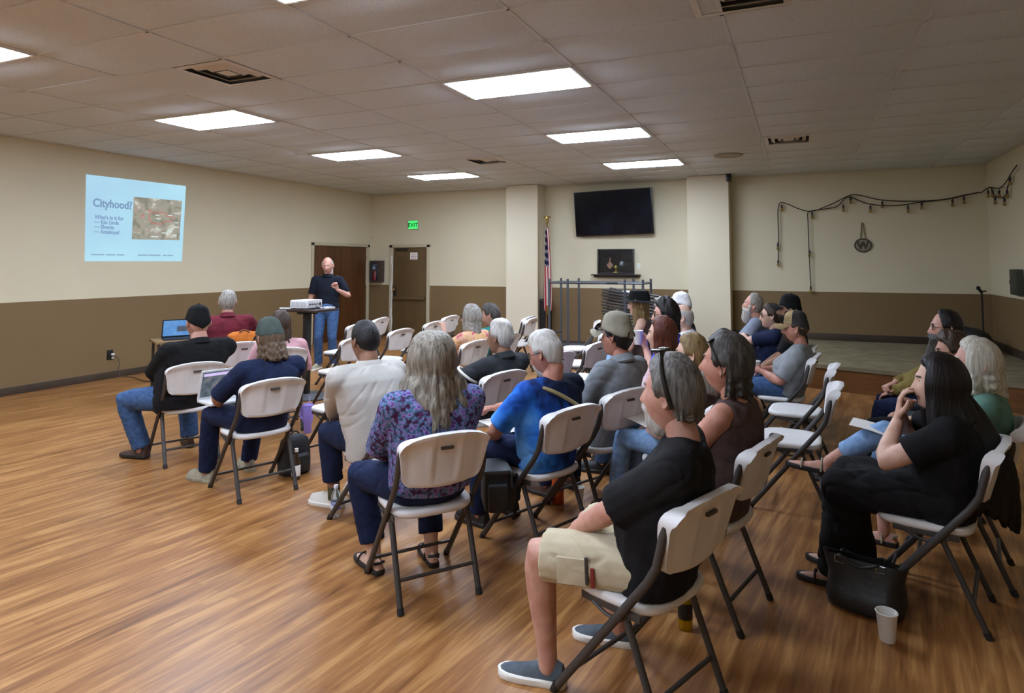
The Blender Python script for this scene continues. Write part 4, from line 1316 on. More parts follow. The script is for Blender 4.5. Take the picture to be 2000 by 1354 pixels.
def pattern(name, stops, scale, kind='VORONOI', warp=.3, rough=.9):
    m, N, L, b = nodes_of(name, rough, .2)
    tc = N.new('ShaderNodeTexCoord'); mp = N.new('ShaderNodeMapping'); mp.inputs['Scale'].default_value = scale
    nz = N.new('ShaderNodeTexNoise'); nz.inputs['Scale'].default_value = 2.0; nz.inputs['Detail'].default_value = 3
    ad = N.new('ShaderNodeMix'); ad.data_type = 'RGBA'; ad.blend_type = 'ADD'; ad.inputs['Factor'].default_value = warp
    L.new(tc.outputs['Object'], mp.inputs['Vector']); L.new(mp.outputs['Vector'], nz.inputs['Vector'])
    L.new(mp.outputs['Vector'], ad.inputs['A']); L.new(nz.outputs['Color'], ad.inputs['B'])
    if kind == 'VORONOI':
        t = N.new('ShaderNodeTexVoronoi'); t.inputs['Scale'].default_value = 1; out = t.outputs['Distance']
        t2 = N.new('ShaderNodeTexNoise'); t2.inputs['Scale'].default_value = .55; L.new(ad.outputs['Result'], t2.inputs['Vector'])
        mx = N.new('ShaderNodeMath'); mx.operation = 'MULTIPLY_ADD'; mx.inputs[1].default_value = .55; L.new(t2.outputs['Fac'], mx.inputs[2]); L.new(out, mx.inputs[0]); out = mx.outputs[0]
    else:
        t = N.new('ShaderNodeTexNoise'); t.inputs['Scale'].default_value = 1; t.inputs['Detail'].default_value = 4; t.inputs['Distortion'].default_value = .8; out = t.outputs['Fac']
    L.new(ad.outputs['Result'], t.inputs['Vector'])
    r = ramp(N, stops); L.new(out, r.inputs['Fac']); L.new(r.outputs['Color'], b.inputs['Base Color'])
    return m
C_PURPLE = pattern('purple_print', [(.30, '#31274f'), (.47, '#53407f'), (.58, '#6a4378'), (.68, '#8d7fb8'), (.8, '#43708c'), (.95, '#4a2147')], (50, 50, 50), warp=.6)
C_FLORAL = pattern('floral_print', [(.3, '#c08a5c'), (.45, '#d8b07c'), (.56, '#d9a292'), (.66, '#b5485a'), (.76, '#dcc09a'), (.9, '#3a2226')], (14, 14, 14), 'NOISE')
C_PLAID = pattern('pink_check', [(.35, '#c9a0a4'), (.5, '#e0c4c6'), (.65, '#b9848c')], (30, 30, 30), 'NOISE')
C_CAMO = pattern('camo_sock', [(.38, '#2f3222'), (.5, '#4a4a30'), (.6, '#6f6d52'), (.62, '#1f2018')], (26, 26, 26), 'NOISE')
def tiedye():
    m, N, L, b = nodes_of('tie_dye', .85, .2)
    tc = N.new('ShaderNodeTexCoord'); mp = N.new('ShaderNodeMapping'); mp.inputs['Scale'].default_value = (7, 7, 5)
    nz = N.new('ShaderNodeTexNoise'); nz.inputs['Scale'].default_value = 1; nz.inputs['Detail'].default_value = 5; nz.inputs['Distortion'].default_value = .5
    L.new(tc.outputs['Object'], mp.inputs['Vector']); L.new(mp.outputs['Vector'], nz.inputs['Vector'])
    sp = N.new('ShaderNodeSeparateXYZ'); L.new(tc.outputs['Object'], sp.inputs[0])
    # sleeves pale to bright blue, body deep
    mr = N.new('ShaderNodeMapRange'); mr.inputs['From Min'].default_value = .97; mr.inputs['From Max'].default_value = .62; mr.inputs['To Min'].default_value = -.22; mr.inputs['To Max'].default_value = .10
    L.new(sp.outputs['Z'], mr.inputs['Value'])
    a = N.new('ShaderNodeMath'); L.new(nz.outputs['Fac'], a.inputs[0]); L.new(mr.outputs['Result'], a.inputs[1])
    mx = N.new('ShaderNodeMapRange'); mx.inputs['From Min'].default_value = -.22; mx.inputs['From Max'].default_value = .05; mx.inputs['To Min'].default_value = .3; mx.inputs['To Max'].default_value = -.12
    L.new(sp.outputs['X'], mx.inputs['Value'])
    a2 = N.new('ShaderNodeMath'); L.new(a.outputs[0], a2.inputs[0]); L.new(mx.outputs['Result'], a2.inputs[1])
    r = ramp(N, [(.28, '#0c1730'), (.42, '#142a5c'), (.55, '#1d4da0'), (.68, '#2a6fd0'), (.88, '#4c97ea'), (1, '#6fb0f0')])
    L.new(a2.outputs[0], r.inputs['Fac']); L.new(r.outputs['Color'], b.inputs['Base Color'])
    return m
C_TIE = tiedye()

P = {}
P['near'] = person((-.612, 2.575, 170), 'man seated nearest in black tee, khaki shorts and grey slip-on shoes', head=(.023, -.134, 1.155), hyaw=-2, hpitch=2, sk=PINK, build=1.2, belly=.07, hs=1.12,
    arms={'L': ((-.10, .24, .60), (-1, -.25, -.1)), 'R': ((.10, .22, .60), (1, -.3, -.1))}, sleeve_len=1.0, sleeve_w=1.22, shirt=C_BLACK2, trousers=C_KHAKI, leg='shorts', hem=.10,
    legs={'L': ((-.145, .335, .095), .25, (-.25, .8, .75)), 'R': ((.255, .21, .095), .25, (.1, .8, .75))}, shoes=(S_GREY, SOLE_W), shoe_kind='slip', hair=dict(m=H_NEAR, style='short', thick=.022, top=.3, rough=.003, long=dict(length=.045, spread=.96, back=.0, fwd=118, thick=.018, wav=.002, tips=.003)), beard=dict(m=H_WHITE, len=.015, goatee=True), twist=14, voxel=.009, seat=(-.612, 2.575, 157.6))
P['purple'] = person((-1.861, 2.988, 142.2), 'woman with long grey hair in a purple patterned blouse, seen from behind', head=(-.002, -.097, 1.165), sk=FAIR, build=1.2, belly=.04,
    sleeve='long', shirt=C_PURPLE, trousers=C_JEAN_D, leg='long', leg_hem=.075, legs={'L': ((-.19, .25, .095), .2, (-.35, .8, .6)), 'R': ((.115, .19, .095), -.1)}, shoes=(S_BLACK, SOLE_B), shoe_kind='sandal',
    arms={'L': ((-.06, .2, .60), (-1.2, -.2, -.15)), 'R': ((.06, .2, .61), (1.2, -.2, -.15))}, hem=-.15,
    hair=dict(m=H_LONGGREY, style='long', thick=.018, long=dict(length=.28, spread=1.5, back=.045, fwd=62, thick=.034, wav=.009, tips=.022)), voxel=.010)
P['lgray'] = person((-2.58, 3.62, 160), 'man in light grey jacket and navy trousers leaning forward, white sneakers', head=(-.107, .061, 1.155), hyaw=0, hpitch=-8, sk=DEEP, build=1.24, belly=.06,
    arms={'L': ((-.10, .46, .60), (-1, -.6, -.3), 'fist'), 'R': ((.10, .46, .60), (1, -.5, -.3))}, sleeve='long', shirt=C_STONE, collar=True, trousers=C_NAVY, sock=C_CAMO, leg_hem=.10,
    legs={'L': ((-.115, .40, .095), .35, (-.1, .8, .75)), 'R': ((.12, .42, .095), 0)}, shoes=(S_WHITE, SOLE_W), hair=dict(m=H_DARK, style='crop', thick=.008, rough=.001), pelvis=(-.06, -.05, .535), hem=.08, voxel=.010, seat=(-2.58, 3.62, 165))
P['navy'] = person((-3.786, 3.711, 158), 'long-haired person in navy tee and green cap with a white laptop on the lap', head=(.037, -.115, 1.11), hpitch=-14, sk=TAN, build=1.08, belly=.03,
    arms={'L': ((-.17, .26, .60), (-1, -.4, -.25)), 'R': ((.12, .27, .60), (1, -.4, -.25))}, sleeve_len=.95, shirt=C_NAVY, trousers=C_JEAN_D,
    legs={'L': ((-.20, .40, .095), .35, (-.25, .8, .75)), 'R': ((.14, .46, .095), -.05)}, shoes=(S_TAUPE, S_TAUPE),
    hair=dict(m=H_LIGHTBR, style='long', thick=.01, long=dict(length=.14, spread=1.04, back=.012, fwd=80, thick=.012, wav=.006, tips=.02)), cap=dict(m=C_CAPG, back=2, thick=.018), voxel=.010)
P['black'] = person((-4.948, 4.056, 163), 'broad man in black jacket, black cap and jeans at the far left', head=(.025, -.12, 1.15), sk=PINK, build=1.36, belly=.08, hs=1.1, shoulder=.195, pelvis=(-.05, -.085, .535),
    arms={'L': ((-.10, .26, .63), (-1.6, -.2, -.05)), 'R': ((.07, .26, .63), (1.2, -.3, -.1))}, sleeve='long', shirt=C_BLACK, collar=True, trousers=C_JEAN,
    legs={'L': ((-.26, .24, .105), .45, (-.55, .8, .45)), 'R': ((.16, .3, .105), -.2)}, shoes=(S_BROWN, SOLE_B), shoe_kind='boot', cap=dict(m=C_CAPB, back=-16, front=16, brim=False), hem=.05, seat=(-4.948, 4.056, 155))
P['maroon'] = person((-6.077, 5.491, 140), 'grey-haired man in a maroon sweater, back turned, before the dark laptop', head=(-.003, -.1, 1.225), hyaw=-12, sk=PINK, build=1.2, belly=.04, sleeve='long', shirt=C_MAROON, collar=True, trousers=C_SLATE,
    arms={'L': ((-.17, .30, .76), (-1.2, -.3, 0)), 'R': ((.20, .26, .74), (1.2, -.3, 0))}, shoes=(S_BLACK, SOLE_B), hair=dict(m=H_SILVER, style='receding', thick=.013), voxel=.014)
P['pink'] = person((-4.947, 5.125, 142), 'woman in a pale pink top with long dark hair, behind the green cap', head=(0, -.084, 1.05), sk=TAN, build=1.02, sleeve='long', shirt=C_PINKC, trousers=C_SLATE, shoes=(S_BLACK, SOLE_B),
    hair=dict(m=H_BROWN, style='long', thick=.014, long=dict(length=.26, spread=1.0, back=.03, fwd=75, thick=.016, tips=.03)), voxel=.014)
P['floral'] = person((-3.528, 6.292, 168), 'woman with grey bob in a peach floral top raising her fist', head=(.064, -.165, 1.075), hyaw=14, sk=FAIR, build=1.0, sleeve='short', shirt=C_FLORAL, trousers=C_SLATE, shoes=(S_BLACK, SOLE_B),
    arms={'L': ((-.06, .12, .90), (-.8, -.3, -1), 'fist', (.1, .3, 1), (0, -1, .3)), 'R': ((.1, .2, .6), (1, -.5, -.3))},
    hair=dict(m=H_SILVER, style='long', thick=.016, long=dict(length=.13, spread=1.06, back=.0, fwd=58, thick=.018, wav=.003, tips=.012)), glasses=True, voxel=.014)
P['teal'] = person((-3.508, 7.061, 165), 'person with dark grey hair in a teal shirt looking down', head=(-.027, -.06, 1.045), hyaw=20, hpitch=-16, sk=PINK, build=1.05, shirt=C_TEAL, trousers=C_SLATE, shoes=(S_BLACK, SOLE_B), hair=dict(m=H_SALT, style='short', thick=.016), voxel=.014)
P['dark'] = person((-2.402, 4.657, 160.8), 'white-haired man in a charcoal jacket with a white strap on his arm', head=(.08, -.165, 1.085), hyaw=12, sk=DEEP, build=1.12, belly=.04, sleeve='long', shirt=C_CHAR, collar=True, trousers=C_SLATE, shoes=(S_BLACK, SOLE_B),
    arms={'L': ((-.16, .22, .66), (-1.3, -.2, 0)), 'R': ((.1, .2, .6), (1, -.5, -.3))}, hair=dict(m=H_WHITE, style='short', thick=.014, rough=.004), voxel=.012)
P['blue'] = person((-1.514, 3.723, 157.5), 'white-haired man in blue tie-dye shirt and glasses, head bowed', head=(-.005, -.08, 1.125), hyaw=14, hpitch=-20, sk=RUDDY, build=1.15, belly=.05, shirt=C_TIE, trousers=C_JEAN_D, sleeve_len=.85,
    arms={'L': ((-.14, .23, .60), (-1, -.35, -.25), 'wrap'), 'R': ((-.02, .35, .73), (1, -.3, -.3), 'fist', (-.3, 1, -.1), (.2, 0, 1))}, shoes=(S_BLACK, SOLE_B),
    legs={'L': ((-.12, .40, .095), .1), 'R': ((.15, .40, .095), -.1)}, hair=dict(m=H_WHITE, style='short', thick=.013, rough=.003), glasses=True, beard=dict(m=H_WHITE, len=.004, goatee=True, thick=.008), voxel=.010)
P['cap'] = person((-1.336, 4.372, 153.7), 'man in grey button shirt and grey mesh cap with sunglasses on the bill', head=(.065, -.14, 1.165), hyaw=12, sk=RUDDY, build=1.0, sleeve='long', shirt=C_GREY, collar=True, trousers=C_NAVY, shoes=(S_BROWN, SOLE_B),
    arms={'L': ((-.10, .12, .58), (-1, -.5, -.3)), 'R': ((.1, .2, .6), (1, -.5, -.3))}, hair=dict(m=H_DARK, style='short', thick=.016), cap=dict(m=C_CAPM, front=22, back=-4, thick=.02, high=.026), shade_on_head=False, voxel=.011)
P['brown'] = person((-.471, 3.38, 164.9), 'man in brown sleeveless shirt with sunglasses pushed up in dark hair', head=(.01, -.12, 1.165), hyaw=4, hpitch=6, sk=RUDDY, build=1.08, belly=.04, hs=1.12, sleeve='none', shirt=C_BROWNV, trousers=C_JEAN_D, shoes=(S_BLACK, SOLE_B),
    arms={'L': ((-.08, .22, .60), (-1, -.4, -.3)), 'R': ((.08, .2, .6), (1, -.5, -.3))}, hair=dict(m=H_SALT, style='short', thick=.026, rough=.006, top=.25, long=dict(length=.10, spread=.98, back=.005, fwd=105, thick=.02, tips=.012)),
    beard=dict(m=H_GREY, len=.008, goatee=True), shade_on_head=True, voxel=.010)
P['blonde'] = person((-.745, 4.248, 168), 'woman with a dark blonde ponytail in a sleeveless dark top', head=(0, -.1, 1.085), hyaw=10, sk=FAIR, build=.92, hs=1.04, sleeve='none', shirt=C_DKBR, trousers=C_JEAN_L, shoes=(S_BROWN, SOLE_B),
    legs={'L': ((-.06, .42, .095), .1, (-.02, .8, .9)), 'R': ((.08, .36, .095), 0)}, hair=dict(m=H_BLOND, style='short', thick=.014, tail=[(0, -.10, .04), (0, -.15, .03), (0, -.165, -.06), (0, -.14, -.17), (.01, -.12, -.25)], tail_r=[.025, .038, .04, .034, .008]), voxel=.012)
P['red'] = person((-1.123, 5.164, 175), 'woman with straight auburn hair in a pink check shirt', head=(0, -.1, 1.105), hyaw=8, sk=FAIR, build=.95, sleeve='short', shirt=C_PLAID, collar=True, trousers=C_JEAN, shoes=(S_BLACK, SOLE_B),
    hair=dict(m=H_AUBURN, style='long', thick=.016, long=dict(length=.20, spread=1.08, back=.01, fwd=66, thick=.02, wav=.003, tips=.015)), voxel=.012)
P['darkhair'] = person((-1.209, 5.754, 185), 'dark-haired woman with glasses in bright blue lifting a white cup', head=(0, -.1, 1.21), hyaw=4, sk=PINK, build=1.0, sleeve='short', shirt=C_BLUE, trousers=C_JEAN_L, shoes=(S_BLACK, SOLE_B),
    arms={'L': ((-.06, .07, .92), (-.7, -.1, -1), 'wrap', (.05, .35, .95), (-.9, -.5, .2)), 'R': ((.08, .2, .6), (1, -.5, -.3))},
    legs={'L': ((-.12, .62, .36), .1, (0, .6, 1), .3), 'R': ((.08, .34, .095), 0)}, hair=dict(m=H_DARK, style='short', thick=.026, rough=.006, long=dict(length=.10, spread=1.0, back=.0, fwd=85, thick=.02)), glasses=True, voxel=.013)
P['bald'] = person((-1.175, 6.434, 182), 'balding man in a white shirt beside the right pillar', head=(0, -.1, 1.135), hyaw=0, sk=FAIR, build=1.05, shirt=C_WHITE, collar=True, trousers=C_SLATE, shoes=(S_BLACK, SOLE_B), hair=dict(m=H_WHITE, style='bald', thick=.008), voxel=.014)
P['whitecap'] = person((-1.305, 7.128, 185), 'person in a white cap, mostly hidden before the right pillar', head=(0, -.1, 1.205), sk=PINK, build=1.0, shirt=C_SLATE, trousers=C_SLATE, shoes=(S_BLACK, SOLE_B), hair=dict(m=H_GREY, style='crop', thick=.008), cap=dict(m=C_CAPW), voxel=.016)
P['hat'] = person((-1.824, 7.335, 190), 'blonde woman in a black brimmed hat and brown sleeveless top by the chair rack', head=(0, -.1, 1.2), hyaw=6, sk=FAIR, build=.92, sleeve='none', shirt=C_BROWNV, trousers=C_JEAN_L, shoes=(S_BROWN, SOLE_B),
    hair=dict(m=H_BLOND, style='long', thick=.012, long=dict(length=.26, spread=1.15, back=.0, fwd=55, thick=.018, wav=.008, tips=.04)), voxel=.014)
P['beardg'] = person((-.657, 8.18, 180), 'white-bearded man in a blue-grey tee leaning back beside the pillar', head=(0, -.13, 1.17), hpitch=10, sk=PINK, build=1.15, belly=.08, shirt=C_BTEE, trousers=C_JEAN_D, shoes=(S_BLACK, SOLE_B), hair=dict(m=H_SILVER, style='receding', thick=.013), beard=dict(m=H_WHITE, len=.07, thick=.02), voxel=.014)
P['glassw'] = person((-.41, 7.693, 180), 'woman in glasses and a dark tee with arms crossed', head=(0, -.1, 1.085), sk=FAIR, build=1.1, belly=.05, shirt=C_NAVY, trousers=C_SLATE, shoes=(S_BLACK, SOLE_B),
    arms={'L': ((.10, .20, .84), (-1.2, .1, -.2), 'relaxed', (.8, .3, .1), (0, .5, 1)), 'R': ((-.10, .23, .80), (1.2, .1, -.2), 'relaxed', (-.8, .3, .1), (0, .5, 1))}, glasses=True,
    hair=dict(m=H_BROWN, style='short', thick=.014, tail=[(0, -.10, 0), (0, -.135, -.02), (0, -.12, -.12), (0, -.11, -.2)], tail_r=[.02, .03, .026, .006]), voxel=.014)
P['bcap'] = person((-.21, 7.174, 178), 'man in a black cap with white lettering and dark shirt', head=(0, -.1, 1.19), hpitch=4, sk=DEEP, build=1.1, shirt=C_BLACK, trousers=C_SLATE, shoes=(S_BLACK, SOLE_B), hair=dict(m=H_DARK, style='crop', thick=.006), cap=dict(m=C_CAPB, high=.024), beard=dict(m=H_DARK, len=.01, thick=.006), voxel=.014)
P['gray'] = person((-.195, 6.55, 173.6), 'man in grey tee, jeans and tan-fronted cap holding a white cup', head=(.02, -.14, 1.06), hyaw=2, sk=RUDDY, build=1.1, belly=.07, shirt=C_GTEE, trousers=C_JEAN, shoes=(S_BROWN, SOLE_B), sleeve_len=.9,
    arms={'L': ((-.06, .15, .655), (-1, -.8, -.4), 'wrap', (.25, .6, .2), (-.9, .1, .4)), 'R': ((.08, .2, .64), (1, -.5, -.3))}, hair=dict(m=H_BROWN, style='crop', thick=.007), beard=dict(m=H_BROWN, len=.003, thick=.004, goatee=True), cap=dict(m=C_CAPT, bm=C_CAPT, high=.026), voxel=.012)
P['beard'] = person((.95, 5.994, 170), 'man with glasses and a long dark beard in an olive shirt and jeans', head=(0, -.1, 1.16), hyaw=6, sk=PINK, build=1.2, belly=.17, shirt=C_OLIVE, trousers=C_JEAN_D, shoes=(S_BLACK, SOLE_B), sleeve='long',
    arms={'L': ((-.03, .27, .64), (-1, -.4, -.3), 'relaxed'), 'R': ((.04, .26, .70), (1, -.4, -.2), 'fist')}, hair=dict(m=H_DARK, style='receding', thick=.016), beard=dict(m=H_SALT, len=.15, thick=.034, jut=.45), glasses=True, voxel=.013)
P['olive'] = person((.835, 5.298, 170), 'brown-haired woman with glasses, mostly hidden behind the black-dressed woman', head=(.03, -.13, 1.055), hyaw=10, hpitch=-6, sk=TAN, build=.98, shirt=C_CHAR, trousers=C_BLACK, shoes=(S_BLACK, SOLE_B), sleeve='long',
    legs={'L': ((-.08, .42, .095), .1), 'R': ((.11, .62, .095), -.1, (.1, .8, .9))}, hair=dict(m=H_BROWN, style='short', thick=.02, rough=.005), glasses=True, voxel=.013)
P['white'] = person((.754, 4.282, 168), 'woman with white chin-length hair in a sage top, at the right edge', head=(.025, -.132, 1.115), hyaw=8, sk=PINK, build=1.0, shirt=C_GREEN, trousers=C_JEAN_L, shoes=(S_TAUPE, SOLE_B), shoe_kind='sandal', sleeve='short', leg='capri',
    legs={'L': ((.02, .66, .44), .15, (0, .5, 1), .1), 'R': ((.10, .36, .095), -.1)}, hair=dict(m=H_PALE, style='long', thick=.016, long=dict(length=.13, spread=1.06, back=.01, fwd=60, thick=.018, wav=.006, tips=.02)), voxel=.012)
P['dress'] = person((.546, 3.791, 165.4), 'woman in a long black dress with very long dark hair, hand at her chin', head=(0, -.08, 1.075), hyaw=14, sk=FAIR, build=1.18, belly=.04, shirt=C_BLACK, sleeve_len=.62, trousers=C_BLACK, skirt=C_BLACK, shoes=(S_BLACK, SOLE_B), shoe_kind='sandal',
    arms={'L': ((-.055, .10, .875), (-.9, .5, -.8), 'relaxed', (.1, -.1, 1), (-.2, 1, .3)), 'R': ((.08, .10, .88), (1.2, -.1, -.5), 'fist', (-.6, -.1, .6), (.2, 1, .3))}, neckline=.10, hem=.06,
    legs={'L': ((-.10, .38, .095), .1), 'R': ((.12, .40, .095), -.1)}, hair=dict(m=H_LONGDARK, style='long', thick=.018, long=dict(length=.56, spread=1.35, back=.17, fwd=56, thick=.024, wav=.006, tips=.07)), voxel=.010)
P['speaker'] = person((-6.98, 8.25, -62), 'bald speaker standing in black polo and jeans behind the projector table', head=(.0, .03, 1.64), neck=.172, hyaw=0, hpitch=-14, sk=PINK, build=1.02, hs=1.04, standing=True, pelvis=(0, -.01, .93), shirt=C_POLO, collar=True, trousers=C_JEAN,
    arms={'L': ((.16, .25, 1.24), (1, -.3, -.8), 'fist', (-.3, .3, .9), (0, 1, .2)), 'R': ((.0, 0, 0), (0, 0, 0))} if False else
         {'L': ((-.20, .22, 1.26), (-.7, -.6, -.8), 'fist', (.3, .3, .9), (0, -1, .2)), 'R': ((.30, .03, .84), (.5, -1, 0), 'relaxed', (0, .1, -1), (1, 0, 0))},
    legs={'L': ((-.12, .02, .095), .15, (0, 1, 0)), 'R': ((.12, .0, .095), -.25, (0, 1, 0))}, shoes=(S_TAUPE, SOLE_W), hair=dict(m=H_WHITE, style='bald', thick=.007), voxel=.012, hem=-.10)

# ------------------------------------------------------------------ things people hold or keep by them
def at_person(pos, l):
    a = math.radians(pos[2]); c, s = math.cos(a), math.sin(a)
    return (pos[0] + l[0] * s + l[1] * c, pos[1] - l[0] * c + l[1] * s, l[2])
FR = {'near': (-.612, 2.575, 170), 'purple': (-1.861, 2.988, 142.2), 'lgray': (-2.58, 3.62, 160), 'navy': (-3.786, 3.711, 158), 'black': (-4.948, 4.056, 163), 'blue': (-1.514, 3.723, 157.5),
      'cap': (-1.336, 4.372, 153.7), 'dark': (-2.402, 4.657, 160.8), 'floral': (-3.528, 6.292, 168), 'gray': (-.195, 6.55, 173.6), 'dress': (.546, 3.791, 165.4), 'white': (.754, 4.282, 168), 'darkhair': (-1.209, 5.754, 185), 'hat': (-1.824, 7.335, 190), 'blonde': (-.745, 4.248, 168), 'maroon': (-6.077, 5.491, 140)}
m_cup = mat('paper_cup', '#e6e3dc', rough=.6); m_coffee = mat('cup_inside', '#c9c5bb', rough=.7)
def cup(loc, label, s=1.0, rz=0, tilt=0):
    b = MB(); b.lathe([(.0, .0), (.028, .0), (.030, .004), (.0405, .112), (.0425, .114), (.0425, .118), (.040, .119), (.0385, .114), (.028, .010), (0, .008)], 28, M=Matrix.Scale(s, 4))
    o = b.build('paper_cup', m_cup); o.location = loc; o.rotation_euler = (tilt, 0, rz)
    tag(o, label, 'cup')
    b = MB(); b.tube([(.0425 * s * math.cos(t), .0425 * s * math.sin(t), .117 * s) for t in np.linspace(0, 6.283, 25)], .0018, 5); b.build('rim', m_cup, o)
    return o
cup((.318, 3.348, 0), 'white paper cup standing on the floor before the black handbag', 1.06)
cup((-1.469, 4.398, 0), 'white paper cup on the floor under the chairs beside the orange bottle', .85)
def held(key, l, off=(0, 0, 0)):
    M = P[key][1]; return at_person(FR[key], l)
g_ = P['gray'][1]['arms']['L'][2]
cup(at_person(FR['gray'], (.0, .215, .628)), 'white paper cup in the hand of the man in grey tee and tan cap', .95)
g_ = P['darkhair'][1]['arms']['L'][2]
cup(at_person(FR['darkhair'], (-.075, .135, .955)), 'white paper cup held up by the dark-haired woman in blue', 1.05)

# ---- tall table with the projector
PX, PY = -5.76, 6.44
t = empty('pedestal_table', (PX, PY, 0)); tag(t, 'tall black pedestal table with a small dark top under the projector', 'table')
m_tab = mat('table_black', '#1b1917', rough=.45); m_top = mat('table_top_wood', '#3a2a20', rough=.4, c2='#2e2018', scale=(3, 25, 3))
b = MB(); b.lathe([(0, 0), (.30, 0), (.305, .012), (.28, .022), (.07, .035), (.06, .04), (0, .04)], 36); b.build('base', mat('table_base', '#3d3f3f', rough=.5), t)
b = MB(); b.box((0, 0, .55), (.075, .075, 1.03), bev=.006); b.build('column', m_tab, t)
b = MB(); b.box((0, 0, 1.055), (.3, .05, .03)); b.box((0, 0, 1.055), (.05, .3, .03)); b.build('bracket', m_tab, t, smooth=False)
b = MB(); b.box((0, 0, 1.085), (.62, .42, .03), M=RZ(-.02), bev=.008); b.build('tabletop', m_top, t)
# projector faces the slide
pr = empty('projector', (PX - .02, PY + .0, 1.101), math.radians(97)); tag(pr, 'white projector on the tall pedestal table, aimed at the slide', 'projector')
m_pw = mat('projector_white', '#dad8d6', rough=.4); m_grille = mat('projector_grille', '#a9a7a4', rough=.6); m_port = mat('port_dark', '#2c2b2a', rough=.5)
b = MB(); b.box((0, 0, .062), (.31, .26, .1), bev=.014); b.build('housing', m_pw, pr)
b = MB()
for k in range(11): b.box((-.1 + k * .0, 0, 0), (.001, .001, .001)) if False else b.box((.1556, -.1 + k * .02, .06), (.003, .011, .06))
b.build('vent_grille', m_grille, pr, smooth=False)['kind'] = 'stuff'
b = MB()
for k in range(11): b.box((-.1556, -.1 + k * .02, .06), (.003, .011, .06))
b.build('vent_grille', m_grille, pr, smooth=False)['kind'] = 'stuff'
b = MB(); b.tube([(.07, .12, .06), (.07, .15, .06)], .042, 20); ln_ = b.build('lens_barrel', m_port, pr)
b = MB(); b.tube([(.07, .145, .06), (.07, .155, .06)], .034, 20); b.build('lens', mat('lens_glass', '#20263a', rough=.05), ln_)
for k, (x, w, h) in enumerate([(-.11, .03, .018), (-.06, .035, .016), (-.01, .03, .012), (.04, .03, .014), (.1, .04, .03)]):
    b = MB(); b.box((x, -.131, .06), (w, .004, h)); b.build('port', m_port, pr, smooth=False)
for sx in (-.12, .12):
    for sy in (-.09, .09):
        b = MB(); b.tube([(sx, sy, 0), (sx, sy, .014)], .012, 10); b.build('foot', m_port, pr)
b = MB(); b.box((.0, .03, .1125), (.09, .035, .002)); b.build('button_panel', m_grille, pr, smooth=False)
def cable(path, r, name, label, m, cat='cable'):
    p = np.array(path, float); k = 6; tt = np.linspace(0, len(p) - 1, (len(p) - 1) * k + 1); q = []
    for u in tt:
        i = int(min(u, len(p) - 2)); f = u - i
        p0, p1, p2, p3 = p[max(i - 1, 0)], p[i], p[i + 1], p[min(i + 2, len(p) - 1)]
        q.append(.5 * (2 * p1 + (p2 - p0) * f + (2 * p0 - 5 * p1 + 4 * p2 - p3) * f ** 2 + (3 * p1 - p0 - 3 * p2 + p3) * f ** 3))
    b = MB(); b.tube(q, r, 6); o = b.build(name, m); tag(o, label, cat); return o
m_cable = mat('cable_black', '#151413', rough=.6)
cable([(PX + .13, PY - .03, 1.16), (PX + .19, PY - .05, 1.15), (PX + .2, PY - .1, 1.106), (PX + .12, PY - .16, 1.106), (PX + .02, PY - .17, 1.106)], .004, 'video_cable', 'thin black cable curling out of the back of the projector', m_cable)
cable([(PX + .13, PY + .05, 1.16), (PX + .2, PY + .06, 1.12), (PX + .22, PY + .02, 1.106), (PX + .2, PY - .04, 1.106)], .004, 'power_cable', 'second black cable lying on the tall table beside the projector', m_cable)
b = MB(); b.box((0, 0, .008), (.16, .045, .016), bev=.005); o = b.build('remote_control', m_pw); o.location = (PX - .22, PY - .14, 1.1); o.rotation_euler = (0, 0, .2); tag(o, 'white remote lying on the left end of the tall table', 'remote')
b = MB(); b.box((0, 0, 0), (.03, .012, .002)); b.build('button_panel', m_grille, o, smooth=False).location = (.03, 0, .0165)
b = MB(); b.box((0, 0, .011), (.13, .13, .022), bev=.005); o = b.build('power_adapter', m_pw); o.location = (PX + .22, PY + .12, 1.1); tag(o, 'white power brick on the right end of the tall table', 'adapter')

